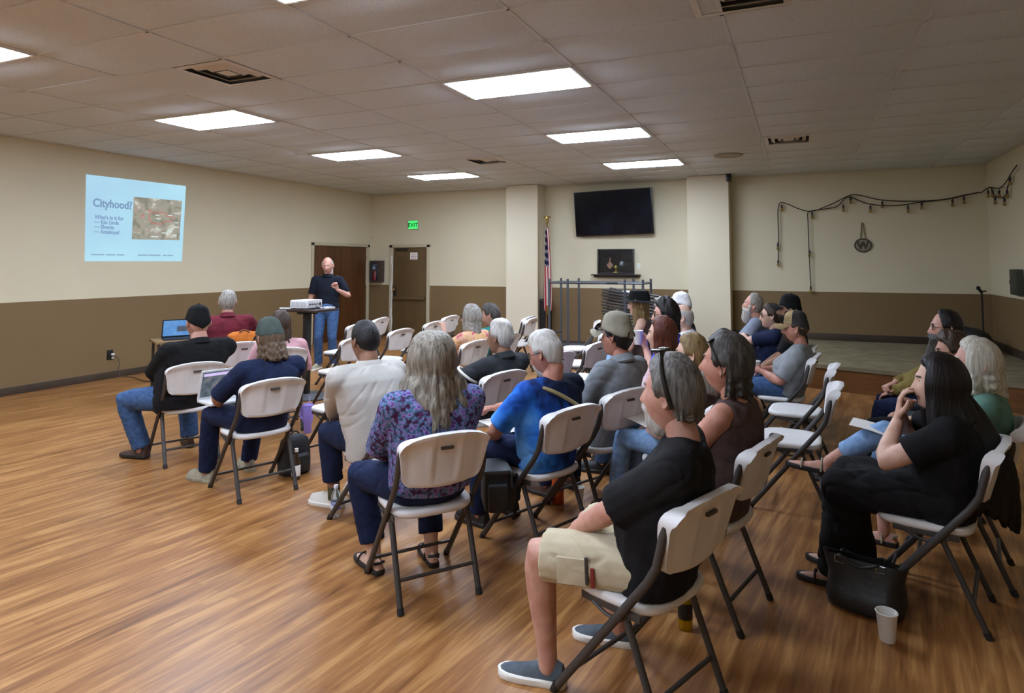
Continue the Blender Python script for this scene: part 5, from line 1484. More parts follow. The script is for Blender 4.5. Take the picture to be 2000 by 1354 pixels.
# ---- low table with the dark laptop by the left wall
t = empty('side_table', (-7.30, 5.83, 0), math.radians(62)); tag(t, 'small tan side table under the dark open laptop', 'table')
m_tan = mat('table_tan', '#8d7048', rough=.5, c2='#7c613c', scale=(4, 20, 4))
b = MB(); b.box((0, 0, .70), (.56, .46, .03), bev=.006); b.build('tabletop', m_tan, t)
for sx in (-.24, .24):
    for sy in (-.19, .19):
        b = MB(); b.tube([(sx, sy, 0), (sx, sy, .69)], .016, 8); b.build('leg', m_dkmetal, t)
m_lapd = mat('laptop_dark', '#1d2026', rough=.4); m_lapw = mat('laptop_white', '#d8d8d8', rough=.4)
def laptop(name, loc, rz, label, shell, screen_stops, tilt=1.9, w=.34, d=.235):
    r = empty(name, loc, rz); tag(r, label, 'laptop')
    b = MB(); b.box((0, 0, .008), (w, d, .016), bev=.004); b.build('keyboard_base', shell, r)
    b = MB()
    for i in range(5):
        for j in range(13): b.box((-w * .4 + j * w * .066, -.02 + i * .02, .0168), (w * .055, .016, .002))
    b.build('keys', m_port if shell is m_lapd else m_pw, r, smooth=False)['kind'] = 'stuff'
    Ml = T(0, d / 2, .014) @ RX(tilt - math.pi / 2)
    b = MB(); b.box((0, .004, d / 2), (w, .008, d), M=Ml, bev=.003); lid = b.build('screen_lid', shell, r)
    m, N, L, bs = nodes_of(name + '_screen', .4)
    tc = N.new('ShaderNodeTexCoord'); mp = N.new('ShaderNodeMapping'); mp.inputs['Scale'].default_value = (16, 16, 16); nz = N.new('ShaderNodeTexNoise'); nz.inputs['Scale'].default_value = 1; nz.inputs['Detail'].default_value = 2
    L.new(tc.outputs['Object'], mp.inputs['Vector']); L.new(mp.outputs['Vector'], nz.inputs['Vector']); rr = ramp(N, screen_stops); L.new(nz.outputs['Fac'], rr.inputs['Fac'])
    L.new(rr.outputs['Color'], bs.inputs['Emission Color']); bs.inputs['Emission Strength'].default_value = .9; bs.inputs['Base Color'].default_value = (0, 0, 0, 1)
    g = .014
    b = MB(); b.box((0, -.0015, d / 2 + .004), (w - 2 * g, .002, d - 2 * g - .006), M=Ml); sc_ = b.build('display', m, lid, smooth=False)
    return r, Ml, sc_, w, d
r, Ml, sc_, w_, d_ = laptop('laptop', (-7.28, 5.82, .716), math.radians(62), 'dark laptop with a blue screen on the tan side table by the left wall', m_lapd, [(.3, '#5b93d6'), (.7, '#6ea5e2')], 1.8)
b = MB(); b.box((.06, -.003, .11), (.12, .001, .07), M=Ml); b.build('picture_window', mat('screen_grey', '#4a505c', emit=.5), sc_, smooth=False)
lp = at_person(FR['navy'], (-.11, .30, .612))
r, Ml, sc_, w_, d_ = laptop('laptop', lp, math.radians(158 - 90 + 6), 'white open laptop on the lap of the person in the green cap', m_lapw, [(.35, '#3f4a55'), (.5, '#5b6873'), (.62, '#837a7c'), (.7, '#46525e')], 1.85)
b = MB(); b.box((0, -.003, .2), (.30, .001, .022), M=Ml); b.build('menu_bar', mat('screen_lilac', '#b9a9cf', emit=.8), sc_, smooth=False)

# ---- bags and bottles
o = MB()
q = np.linspace(0, 2 * np.pi, 28, endpoint=False)
def rr_(w, d, z, e=3.2, wob=0, cx=0, cy=0):
    f = lambda v: np.sign(v) * np.abs(v) ** (2 / e)
    return np.stack([cx + f(np.cos(q)) * w * (1 + wob * np.sin(3 * q)), cy + f(np.sin(q)) * d * (1 + wob * np.cos(2 * q)), np.full(28, z) + wob * .06 * np.sin(5 * q)], 1)
m_leather = mat('black_leather', '#131110', rough=.45, c2='#1e1b19', scale=(12, 12, 12), bump=.4, bscale=(18, 18, 18)); m_chrome = mat('chrome', '#b5b2ac', rough=.25, metal=1)
hb_ = empty('handbag', (.25, 3.60, 0), math.radians(-16)); tag(hb_, 'large black leather handbag slumped on the floor by the black dress', 'handbag')
b = MB(); b.loft([rr_(.13, .07, 0, wob=.04), rr_(.165, .09, .012, wob=.05), rr_(.175, .10, .05, wob=.06), rr_(.17, .09, .095, wob=.08, cy=.01), rr_(.165, .07, .15, wob=.06, cy=.02), rr_(.18, .055, .205, wob=.03, cy=.015), rr_(.19, .04, .235, wob=.03, cy=.01), rr_(.18, .03, .233, wob=.03, cy=.01), rr_(.15, .025, .16, cy=.01)]); b.build('bag_body', m_leather, hb_)
for sx in (-.10, .08):
    b = MB(); b.tube([(sx - .02, -.036, .236), (sx + .02, -.036, .236), (sx + .02, -.04, .208), (sx - .02, -.04, .208), (sx - .02, -.036, .236)], .0035, 6); b.build('buckle', m_chrome, hb_)
for sy in (-.05, .05):
    b = MB(); tt = np.linspace(0, np.pi, 12); b.tube(np.stack([-.01 + .1 * np.cos(tt), sy * .6 + .01 + sy * .5 * np.sin(tt), .23 + .03 * np.sin(tt) - .05 * np.sin(tt) ** 3], 1), .007, 7); b.build('handle', m_leather, hb_)

m_nylon = mat('black_nylon', '#1c1d1f', rough=.6, c2='#26282b', scale=(9, 9, 9), bump=.3, bscale=(30, 30, 30)); m_web = mat('strap_web', '#121212', rough=.7)
cbp = at_person(FR['blue'], (-.30, .05, .25)); cbag = empty('camera_bag', cbp, math.radians(157.5 - 90 + 55)); tag(cbag, 'dark padded camera bag hanging beside the man in tie-dye', 'bag')
b = MB(); b.box((0, 0, .12), (.24, .15, .22), bev=.025); b.build('bag_body', m_nylon, cbag)
b = MB(); b.box((0, 0, .232), (.25, .16, .03), bev=.012); b.box((0, -.08, .19), (.25, .015, .09), bev=.006); b.build('lid', mat('bag_lid', '#35393c', rough=.55), cbag)
b = MB(); b.box((0, -.09, .09), (.17, .05, .12), bev=.015); b.build('front_pocket', m_nylon, cbag)
for sx in (-.14, .14):
    b = MB(); b.box((sx, 0, .1), (.05, .11, .15), bev=.015); b.build('side_pocket', m_nylon, cbag)
b = MB(); b.tube([(-.05, -.118, .2), (-.05, -.122, .1), (-.05, -.115, .0), (-.045, -.1, -.06)], .009, 6, squash=.4); b.box((-.05, -.122, .13), (.03, .012, .03), bev=.003); b.build('buckle_strap', m_web, cbag)
# shoulder strap of the camera bag, over the man's back
def strap_over(key, pts, w, m, name, label, cat='strap'):
    p = np.array(pts, float); k = 5; q = []
    for u in np.linspace(0, len(p) - 1, (len(p) - 1) * k + 1):
        i = int(min(u, len(p) - 2)); f = u - i; p0, p1, p2, p3 = p[max(i - 1, 0)], p[i], p[i + 1], p[min(i + 2, len(p) - 1)]
        q.append(.5 * (2 * p1 + (p2 - p0) * f + (2 * p0 - 5 * p1 + 4 * p2 - p3) * f ** 2 + (3 * p1 - p0 - 3 * p2 + p3) * f ** 3))
    return np.array(q)
# paper, phone, smartphone
def sheet(loc, rz, tilt, label, w=.216, d=.279):
    b = MB(); V = []; n = 6
    for z in (0, .0015):
        for i in range(n):
            for j in range(2): V.append(((j - .5) * w, (i / (n - 1) - .5) * d, z + .012 * math.sin(i / (n - 1) * math.pi)))
    F = [f for f in grid_faces(n, 2, False)] + [f[::-1] for f in grid_faces(n, 2, False, 2 * n)]
    per = [2 * i for i in range(n)] + [2 * i + 1 for i in range(n - 1, -1, -1)]
    for a, c in zip(per, per[1:] + per[:1]): F.append((a, 2 * n + a, 2 * n + c, c))
    b.add(V, F); o = b.build('paper_sheet', m_paper); o.location = loc; o.rotation_euler = (tilt, 0, rz); tag(o, label, 'paper'); return o
sheet(at_person(FR['white'], (-.05, .36, .70)), math.radians(80), .25, 'sheet of white paper on the lap of the white-haired woman')
sheet(at_person(FR['blonde'], (.02, .30, .635)), math.radians(70), .15, 'white paper on the lap of the blonde ponytail woman')
sheet(at_person(FR['blue'], (-.02, .30, .63)), math.radians(60), .1, 'white folded paper on the lap of the man in tie-dye')

# water bottle
m_pet = mat('clear_plastic', '#eaf2f6', rough=.06, trans=.92); m_lab = mat('bottle_label', '#3b62b0', rough=.4, c2='#dfe6f2', scale=(40, 40, 30))
wb = empty('water_bottle', (-2.875, 3.519, 0)); tag(wb, 'small clear water bottle with a blue label by the white sneaker', 'bottle')
b = MB(); b.lathe([(0, .006), (.026, 0), (.032, .008), (.030, .03), (.032, .05), (.032, .10), (.030, .115), (.031, .13), (.020, .165), (.013, .178), (.013, .188), (0, .188)], 22); b.build('bottle_body', m_pet, wb)
b = MB(); b.lathe([(.0325, .048), (.0328, .05), (.0328, .098), (.0325, .10)], 22, caps=False); b.build('label', m_lab, wb)
b = MB(); b.lathe([(0, .183), (.015, .183), (.0152, .186), (.0152, .2), (.014, .202), (0, .202)], 16); b.build('bottle_cap', mat('cap_plastic', '#e8eaee', rough=.4), wb)
# purple tumbler
tb = empty('tumbler', (-4.53, 5.10, 0)); tag(tb, 'lilac insulated tumbler with handle and straw on the floor by the table', 'tumbler')
m_lil = mat('lilac_enamel', '#8a79c6', rough=.4)
b = MB(); b.lathe([(0, 0), (.034, 0), (.037, .006), (.038, .09), (.05, .12), (.052, .2), (.0525, .255), (.05, .262), (0, .262)], 26); b.build('cup_body', m_lil, tb)
b = MB(); b.lathe([(0, .258), (.053, .258), (.054, .27), (.045, .28), (0, .282)], 26); b.build('lid', m_lil, tb)
b = MB(); b.tube([(-.045, 0, .245), (-.085, 0, .24), (-.095, 0, .2), (-.09, 0, .14), (-.05, 0, .125)], .011, 8); b.build('handle', m_lil, tb)
b = MB(); b.tube([(.015, 0, .27), (.022, 0, .36)], .005, 8); b.build('straw', mat('straw_lilac', '#a79adb', rough=.3), tb)
# backpack under the chair
bp = empty('backpack', (-3.77, 4.10, 0), math.radians(70)); bp.scale = (.78, .78, .74); tag(bp, 'black backpack on the floor under the chair of the green-cap person', 'backpack')
b = MB(); b.loft([rr_(.14, .085, 0), rr_(.155, .1, .02), rr_(.16, .105, .12, wob=.02), rr_(.155, .1, .25, wob=.02), rr_(.13, .085, .36), rr_(.08, .05, .405), rr_(.02, .015, .41)]); b.build('pack_body', m_nylon, bp)
b = MB(); b.loft([rr_(.11, .03, .03, cy=-.105), rr_(.115, .045, .08, cy=-.105), rr_(.11, .04, .2, cy=-.1), rr_(.09, .02, .225, cy=-.095)]); b.build('front_pocket', m_nylon, bp)
b = MB(); tt = np.linspace(0, np.pi, 10); b.tube(np.stack([.045 * np.cos(tt), 0 * tt, .395 + .045 * np.sin(tt)], 1), .008, 6); b.build('handle', m_web, bp)
for sx in (-.07, .07):
    b = MB(); b.tube([(sx, .08, .36), (sx, .14, .3), (sx, .15, .15), (sx * 1.2, .1, .03)], .016, 7, squash=.4); b.build('shoulder_strap', m_web, bp)
bt = empty('bottle', (-3.64, 3.98, 0)); tag(bt, 'slim bottle with a pale label standing beside the black backpack', 'bottle')
b = MB(); b.lathe([(0, 0), (.03, 0), (.032, .006), (.032, .12), (.026, .15), (.013, .18), (.013, .215), (0, .215)], 20); b.build('bottle_body', mat('dark_drink', '#3a2c1c', rough=.15), bt)
b = MB(); b.lathe([(.0325, .03), (.033, .032), (.033, .11), (.0325, .112)], 20, caps=False); b.build('label', m_paper, bt)
b = MB(); b.lathe([(0, .21), (.0145, .21), (.0145, .235), (0, .236)], 14); b.build('bottle_cap', m_cup, bt)
# yellow drink near the front chair
yb = empty('bottle', (-.524, 3.093, 0)); tag(yb, 'clear bottle of yellow drink with a dark label behind the nearest chair', 'bottle')
b = MB(); b.lathe([(0, .004), (.028, 0), (.033, .008), (.033, .13), (.024, .165), (.014, .18), (.014, .195), (0, .195)], 20); b.build('bottle_body', mat('yellow_drink', '#c9a512', rough=.08, trans=.5), yb)
b = MB(); b.lathe([(.0335, .05), (.034, .052), (.034, .12), (.0335, .122)], 20, caps=False); b.build('label', mat('label_dark', '#1a1712', rough=.4), yb)
b = MB(); b.lathe([(0, .19), (.016, .19), (.016, .21), (0, .211)], 14); b.build('bottle_cap', mat('cap_dark', '#191716', rough=.4), yb)
# orange bottle
ob = empty('flask', (-1.60, 4.32, 0)); tag(ob, 'tall orange flask on the floor between the chairs', 'flask')
b = MB(); b.lathe([(0, 0), (.04, 0), (.043, .006), (.043, .23), (.03, .26), (.026, .27), (0, .27)], 24); b.build('flask_body', mat('orange_enamel', '#c2501d', rough=.35), ob)
b = MB(); b.lathe([(0, .265), (.03, .265), (.03, .30), (.02, .306), (0, .306)], 20); b.build('flask_lid', mat('flask_lid', '#26221f', rough=.5), ob)
# orange bag on the empty chair
obg = empty('tote_bag', (-5.68, 5.36, .457), math.radians(50)); tag(obg, 'rust orange tote bag standing on the white chair before the maroon sweater', 'bag')
m_or = cloth('orange_canvas', '#a5581f', '#b86a2b')
b = MB(); b.loft([rr_(.13, .08, 0), rr_(.16, .1, .03), rr_(.17, .105, .2, wob=.03), rr_(.175, .1, .36, wob=.03), rr_(.165, .085, .43, wob=.02), rr_(.12, .05, .46), rr_(.05, .02, .468)]); b.build('bag_body', m_or, obg)
b = MB(); tt = np.linspace(0, np.pi, 12); b.tube(np.stack([.05 * np.cos(tt), 0 * tt - .05, .44 + .045 * np.sin(tt)], 1), .009, 7); b.build('handle', mat('bag_handle', '#6b3816', rough=.6), obg)

# ---- wall things
tv = empty('television', (-3.39, YB - .16, 2.68), 0); tv.rotation_euler = (math.radians(7), math.radians(-1.2), math.radians(-2)); tag(tv, 'large black wall television tilted forward between the pillars', 'television')
m_tvb = mat('tv_bezel', '#0d0e11', rough=.3); m_tvs = mat('tv_screen', '#080b12', rough=.15, c2='#111824', scale=(2.2, 2.2, 2.2), spec=.3)
b = MB(); b.box((0, 0, 0), (1.60, .05, .90), bev=.006); b.build('bezel', m_tvb, tv)
b = MB(); b.box((0, -.0262, .005), (1.57, .003, .865)); b.build('screen', m_tvs, tv, smooth=False)
b = MB(); b.box((0, .05, 0), (.5, .06, .4), bev=.01); b.box((0, .1, 0), (.1, .08, .3)); b.build('wall_mount', m_dkmetal, tv)
sh = empty('wall_shelf', (-3.37, YB - .075, 1.435)); tag(sh, 'dark wooden shelf on the wall under the shadow box', 'shelf')
m_dkw = mat('dark_wood', '#2c1c17', rough=.4, c2='#221511', scale=(3, 30, 30))
b = MB(); b.box((0, 0, .01), (.98, .15, .025), bev=.004); b.build('board', m_dkw, sh)
b = MB(); b.box((0, .03, -.02), (.9, .08, .035), bev=.006); b.build('molding', m_dkw, sh)
sb = empty('shadow_box', (-3.375, YB - .035, 1.71)); tag(sb, 'black framed shadow box with emblems on the wall shelf', 'frame')
b = MB()
for s in (-1, 1): b.box((s * .358, 0, 0), (.03, .06, .5), bev=.004); b.box((0, 0, s * .235), (.70, .06, .03), bev=.004)
b.build('frame', mat('frame_black', '#1c1314', rough=.35), sb)
b = MB(); b.box((0, .01, 0), (.7, .02, .45)); b.build('backing', mat('velvet', '#14151a', rough=.95), sb, smooth=False)
b = MB(); b.add([(x, y, z) for y in (-.004, .002) for x, z in ((-.12, -.155), (-.05, -.07), (-.12, .01), (-.19, -.07))], [(0, 1, 2, 3), (7, 6, 5, 4), (0, 4, 5, 1), (1, 5, 6, 2), (2, 6, 7, 3), (3, 7, 4, 0)]); b.tube([(-.12, -.002, .0), (-.112, -.002, .08)], .012, 6); b.build('diamond_emblem', mat('emblem_peach', '#b98f74', rough=.6), sb, smooth=False)
b = MB(); b.lathe([(0, -.004), (.06, -.004), (.06, .004), (0, .004)], 20, M=T(.12, 0, -.04) @ RX(math.pi / 2)); e1 = b.build('round_emblem', mat('emblem_slate', '#39454a', rough=.5), sb)
b = MB(); b.box((.105, -.006, -.02), (.05, .004, .07), M=RY(.5) @ T(0.015, 0, .05)); b.build('pale_mark', mat('emblem_pale', '#a9b8b8', rough=.5), e1, smooth=False)
b = MB(); b.lathe([(0, -.22), (.06, -.22), (.055, -.205), (.022, -.19), (.02, -.15), (.045, -.13), (.04, -.08), (.0, -.06)], 16); b.build('trophy', mat('old_gold', '#7d7038', rough=.35, metal=.6), sb)
b = MB(); b.box((0, -.024, 0), (.69, .003, .44)); b.build('pane', mat('clear_pane', '#ffffff', rough=.03, trans=1.0), sb, smooth=False)

# flag on a pole
fl = empty('flag', (-4.68, 12.0, 0)); tag(fl, 'furled striped flag with stars on a gilt pole beside the left pillar', 'flag')
b = MB(); b.lathe([(0, 0), (.14, 0), (.15, .02), (.06, .05), (.025, .07), (.02, .09), (0, .09)], 24); b.build('stand', m_brass, fl)
b = MB(); b.tube([(0, 0, .06), (.02, .0, 2.48)], .013, 8); b.build('pole', mat('pole_wood', '#7d5a2c', rough=.4), fl)
b = MB(); b.ell((.02, 0, 2.51), (.03, .03, .03)); b.box((.02, 0, 2.57), (.05, .04, .08), bev=.012)
for s in (-1, 1): b.tube([(.02, 0, 2.56), (.02 + s * .05, 0, 2.61), (.02 + s * .085, 0, 2.585)], [.022, .02, .006], 8)
b.build('finial', m_brass, fl)
m, N, L, bs = nodes_of('flag_cloth', .8, .2)
uv = N.new('ShaderNodeUVMap'); sp = N.new('ShaderNodeSeparateXYZ'); L.new(uv.outputs['UV'], sp.inputs[0])
ml = N.new('ShaderNodeMath'); ml.operation = 'MULTIPLY'; ml.inputs[1].default_value = 6.5; L.new(sp.outputs['X'], ml.inputs[0])
fc = N.new('ShaderNodeMath'); fc.operation = 'FRACT'; L.new(ml.outputs[0], fc.inputs[0]); gt = N.new('ShaderNodeMath'); gt.operation = 'GREATER_THAN'; gt.inputs[1].default_value = .5; L.new(fc.outputs[0], gt.inputs[0])
mx = N.new('ShaderNodeMix'); mx.data_type = 'RGBA'; mx.inputs['A'].default_value = (*lin('#a3262b'), 1); mx.inputs['B'].default_value = (*lin('#d9d0c4'), 1); L.new(gt.outputs[0], mx.inputs['Factor'])
vo = N.new('ShaderNodeTexVoronoi'); vo.inputs['Scale'].default_value = 11; vo.inputs['Randomness'].default_value = .15; L.new(uv.outputs['UV'], vo.inputs['Vector'])
lt = N.new('ShaderNodeMath'); lt.operation = 'LESS_THAN'; lt.inputs[1].default_value = .26; L.new(vo.outputs['Distance'], lt.inputs[0])
m2 = N.new('ShaderNodeMix'); m2.data_type = 'RGBA'; m2.inputs['A'].default_value = (*lin('#1c2140'), 1); m2.inputs['B'].default_value = (*lin('#cfc9c4'), 1); L.new(lt.outputs[0], m2.inputs['Factor'])
l2 = N.new('ShaderNodeMath'); l2.operation = 'LESS_THAN'; l2.inputs[1].default_value = .46; L.new(sp.outputs['Y'], l2.inputs[0])
l3 = N.new('ShaderNodeMath'); l3.operation = 'LESS_THAN'; l3.inputs[1].default_value = .62; L.new(sp.outputs['X'], l3.inputs[0])
an = N.new('ShaderNodeMath'); an.operation = 'MULTIPLY'; L.new(l2.outputs[0], an.inputs[0]); L.new(l3.outputs[0], an.inputs[1])
m3 = N.new('ShaderNodeMix'); m3.data_type = 'RGBA'; L.new(an.outputs[0], m3.inputs['Factor']); L.new(mx.outputs['Result'], m3.inputs['A']); L.new(m2.outputs['Result'], m3.inputs['B']); L.new(m3.outputs['Result'], bs.inputs['Base Color'])
nu, nv = 40, 30; V = []; UV = []
for j in range(nv):
    t_ = j / (nv - 1)
    for i in range(nu):
        s_ = i / (nu - 1)
        wd = .035 + .125 * t_ ** .7 * (1 - .35 * max(0, t_ - .75) * 4)
        fold = math.sin(s_ * 15) * (.012 + .028 * t_)
        V.append((.018 + (s_ - .35) * 2 * wd * .75 + .015 * math.sin(s_ * 9 + t_ * 3), -.02 + fold - .015, 2.38 - t_ * (1.66 - .12 * abs(s_ - .5)) - .05 * s_ * t_)); UV.append((s_, t_))
me = bpy.data.meshes.new('cloth'); F = grid_faces(nv, nu, False); me.from_pydata(V, [], F); me.materials.append(m)
ul = me.uv_layers.new(name='UVMap')
for lp_ in me.loops: ul.data[lp_.index].uv = UV[lp_.vertex_index]
me.polygons.foreach_set('use_smooth', [True] * len(me.polygons)); fo = obj('cloth', me, fl); sd_ = fo.modifiers.new('thickness', 'SOLIDIFY'); sd_.thickness = .003
b = MB()
for k in range(3): b.tube([(.03 + k * .02, -.05, .84), (.03 + k * .025, -.06, .72), (.03 + k * .022, -.055, .66)], [.012, .016, .01], 7)
b.build('fringe', m_brass, fl)
b = MB(); b.box((0, 0, .475), (.16, .3, .95), bev=.01); o = b.build('loudspeaker', mat('speaker_dark', '#2c2622', rough=.6)); o.location = (-4.815, 12.32, 0); tag(o, 'tall dark speaker cabinet standing behind the flag', 'speaker')
b = MB(); b.box((0, -.152, .5), (.13, .006, .82), bev=.002); b.build('grille', mat('speaker_grille', '#1a1614', rough=.9), o)

# chair rack and stacked folding chairs
rk = empty('chair_rack', (-3.30, 11.05, 0)); tag(rk, 'grey steel rack for folding chairs in front of the television wall', 'rack')
m_rack = mat('rack_steel', '#5c5f64', rough=.5, metal=.4)
def bar(p, q_, r=.018, name='rail'):
    b = MB(); b.tube([p, q_], r, 4); b.build(name, m_rack, rk, smooth=False)
XA, XB, YA_, YB_ = -.83, .86, -.32, .30
for x in (XA, -.48, .55, XB):
    for y in (YA_, YB_): bar((x, y, .14), (x, y, 1.40), .022, 'post')
for y in (YA_, YB_):
    bar((XA, y, 1.33), (XB, y, 1.33)); bar((XA, y, .17), (XB, y, .17))
for x in (XA, XB):
    bar((x, YA_, 1.33), (x, YB_, 1.33)); bar((x, YA_, .17), (x, YB_, .17)); bar((x, YA_, .42), (x, YB_, .42))
b = MB(); b.box((.02, 0, .19), (1.7, .62, .02)); b.build('base_plate', mat('rack_base', '#3f4347', rough=.6), rk, smooth=False)
for x in (XA + .05, XB - .05):
    for y in (YA_, YB_):
        b = MB(); b.tube([(x - .018, y, .06), (x + .018, y, .06)], .06, 16); b.box((x, y, .13), (.05, .05, .03)); b.build('caster', m_cap, rk)
b = MB(); b.box((.33, YA_ - .01, 1.33), (.2, .05, .03), bev=.005); b.build('handle_grip', m_cap, rk)
def folded():
    r = empty('folded_chair')
    def flat(o_, z): return o_
    bk = obj('backrest', CM['backrest'].copy(), r); bk.rotation_euler = (math.radians(78), 0, 0); bk.location = (0, .22, .10)
    st = obj('seat', CM['seat'], r); st.rotation_euler = (0, 0, 0); st.location = (0, -.02, -.43)
    for s in (-1, 1):
        b = MB(); b.tube([(s * .229, -.40, .0), (s * .229, .5, .0)], .021, 6); obj('leg', b.mesh('leg', m_leg), r)
        b = MB(); b.tube([(s * .205, -.1, -.004), (s * .205, .47, -.004)], .016, 6); obj('leg', b.mesh('leg', m_leg), r)
    for y in (.2, .38, .46):
        b = MB(); b.tube([(-.22, y, 0), (.22, y, 0)], .0095, 8); obj('crossbar', b.mesh('crossbar', m_leg), r)
    return r
f0 = folded(); tilt = math.radians(7)
num = 'second third fourth fifth sixth seventh eighth ninth'.split()
order = ['bottom'] + [q_ + ' from the bottom' for q_ in num] + [q_ + ' from the top' for q_ in num[::-1]] + ['topmost']
for k in range(18):
    o = f0 if k == 0 else copy_tree(f0)
    o.rotation_euler = (math.radians(8), 0, math.radians(90 + random.uniform(-.5, .5)))
    o.location = (-3.30 + .62 + random.uniform(-.012, .012), 11.05 + random.uniform(-.02, .02), .27 + k * .052)
    tag(o, 'folded chair lying in the grey rack, %s of the stack' % order[k], 'chair', 'folded chairs in the rack')

# ---- right alcove: string lights, round sign, stand, bag, box
m_wire = mat('wire_black', '#1e1a14', rough=.6); m_bulb = mat('bulb_glass', '#b9a064', rough=.08, trans=.7); m_sock = mat('bulb_socket', '#1a1712', rough=.5)
def string_light(label, path, bulbs, long_=.0):
    sl = empty('string_light', path[0]); tag(sl, label, 'string light'); o0 = np.array(path[0], float)
    p = np.array(path, float) - o0; k = 6; q_ = []
    for u in np.linspace(0, len(p) - 1, (len(p) - 1) * k + 1):
        i = int(min(u, len(p) - 2)); f = u - i; p0, p1, p2, p3 = p[max(i - 1, 0)], p[i], p[i + 1], p[min(i + 2, len(p) - 1)]
        q_.append(.5 * (2 * p1 + (p2 - p0) * f + (2 * p0 - 5 * p1 + 4 * p2 - p3) * f ** 2 + (3 * p1 - p0 - 3 * p2 + p3) * f ** 3))
    b = MB(); b.tube(q_, .009, 6); b.build('wire', m_wire, sl)
    for (x, y, z) in bulbs:
        c = np.array((x, y, z)) - o0
        b = MB(); b.tube([c, c + (0, 0, -.045)], .006, 6); b.tube([c + (0, 0, -.03), c + (0, 0, -.085)], .017, 10); so = b.build('socket', m_sock, sl)
        b = MB(); b.lathe([(0, -.15), (.014, -.147), (.026, -.125), (.024, -.105), (.013, -.088), (.012, -.08), (0, -.08)], 12, M=T(*c)); b.build('bulb', m_bulb, so)
yw = YB - .06
z_ = lambda v: v
string_light('string of dark bulbs looping along the cream alcove wall and down at its left end', [(-.36, yw, 1.73), (-.345, yw, 2.2), (-.345, yw, 2.62), (-.30, yw, 2.77), (-.2, yw, 2.75), (.16, yw, 2.60), (.5, yw, 2.70), (.80, yw, 2.845), (.95, yw, 2.86), (1.3, yw, 2.76), (1.75, yw, 2.72), (2.2, yw, 2.73), (2.55, yw, 2.80), (2.76, yw, 2.83)],
    [(-.28, yw, 2.755), (-.36, yw, 2.06), (-.36, yw, 1.76), (.22, yw, 2.61), (.84, yw, 2.85), (1.32, yw, 2.76), (1.9, yw, 2.72), (2.34, yw, 2.755)])
string_light('second string of dark bulbs hanging straight down the alcove wall to the brown paint', [(.17, yw, 1.22), (.155, yw, 1.8), (.15, yw, 2.4), (.155, yw, 2.58), (.3, yw, 2.62), (.62, yw, 2.67), (.80, yw, 2.83), (1.1, yw, 2.70), (1.5, yw, 2.655), (1.9, yw, 2.70), (2.3, yw, 2.74), (2.7, yw, 2.83)],
    [(.165, yw, 1.30), (.16, yw, 1.93), (.72, yw, 2.72), (1.14, yw, 2.69), (1.7, yw, 2.67), (2.5, yw, 2.79)])
xr = XR - .05
string_light('string of dark bulbs festooned along the right side wall by the corner', [(xr - .02, YB - .08, 2.84), (xr, 12.1, 2.87), (xr, 11.8, 2.82), (xr, 11.5, 2.80), (xr, 11.2, 2.86), (xr, 10.95, 2.95), (xr, 10.7, 3.02)], [(xr, 12.2, 2.86), (xr, 11.95, 2.84), (xr, 11.6, 2.80), (xr, 11.05, 2.93)])
string_light('lower string of dark bulbs sagging on the right side wall', [(xr, 12.05, 2.86), (xr, 11.85, 2.72), (xr, 11.55, 2.65), (xr, 11.3, 2.66), (xr, 11.15, 2.78), (xr, 11.0, 2.9)], [(xr, 11.83, 2.72), (xr, 11.35, 2.66), (xr, 11.2, 2.76)])
ws = empty('wall_sign', (1.01, YB - .02, 1.985)); tag(ws, 'round monogram plaque hanging on twine on the alcove wall', 'sign')
m_ring = mat('plaque_wood', '#443b2a', rough=.6); aa = np.linspace(0, 2 * np.pi, 33)
b = MB(); b.tube(np.stack([.125 * np.cos(aa), 0 * aa, .11 * np.sin(aa)], 1), .012, 8); b.build('ring', m_ring, ws)
b = MB(); b.lathe([(0, -.003), (.12, -.003), (.12, .003), (0, .003)], 32, M=RX(math.pi / 2) @ Matrix.Diagonal((1, .88, 1, 1))); b.build('disc', mat('plaque_face', '#8b8370', rough=.7), ws)
o = obj('monogram', text_mesh('W', .17, m_ring, extrude=.004, align='CENTER', bold=.006), ws); on_back(o, 0, -.06, -.008)
b = MB(); b.tube([(-.035, .0, .11), (-.008, .005, .39), (.01, .005, .39), (.04, 0, .11)], .008, 6); b.build('twine', mat('twine', '#7d6c48', rough=.9), ws)
ms = empty('microphone_stand', (2.62, 12.12, HP)); tag(ms, 'thin black microphone stand in the corner of the platform', 'stand')
b = MB(); b.tube([(0, 0, .03), (0, 0, .9)], .013, 8); b.build('pole', m_web, ms)
for k in range(3):
    a_ = k * 2.094 + .4; b = MB(); b.tube([(0, 0, .14), (.24 * math.cos(a_), .24 * math.sin(a_), .012)], .010, 6); b.build('leg', m_web, ms)
b = MB(); b.tube([(0, 0, .88), (-.04, -.03, .94)], .02, 8); b.ell((-.05, -.035, .955), (.03, .03, .035)); b.tube([(-.02, 0, .9), (.06, 0, .91)], .012, 6); b.build('clip_head', m_web, ms)
gb = empty('duffel_bag', (2.25, 11.55, HP), math.radians(-25)); tag(gb, 'black bag heaped on the platform behind the bearded man', 'bag')
b = MB(); b.loft([rr_(.30, .2, 0, 2.4), rr_(.36, .24, .04, 2.4), rr_(.36, .24, .18, 2.4, .04), rr_(.30, .2, .30, 2.4, .05), rr_(.18, .12, .37, 2.2), rr_(.05, .03, .39, 2.2)]); b.build('bag_body', m_nylon, gb)
b = MB(); tt = np.linspace(0, np.pi, 12); b.tube(np.stack([.16 * np.cos(tt), 0 * tt - .1, .3 + .1 * np.sin(tt)], 1), .012, 6); b.build('handle', m_web, gb)
wx = empty('wall_box', (XR - .04, 10.98, 1.41)); tag(wx, 'grey-green electrical box on the right side wall at the photo edge', 'box')
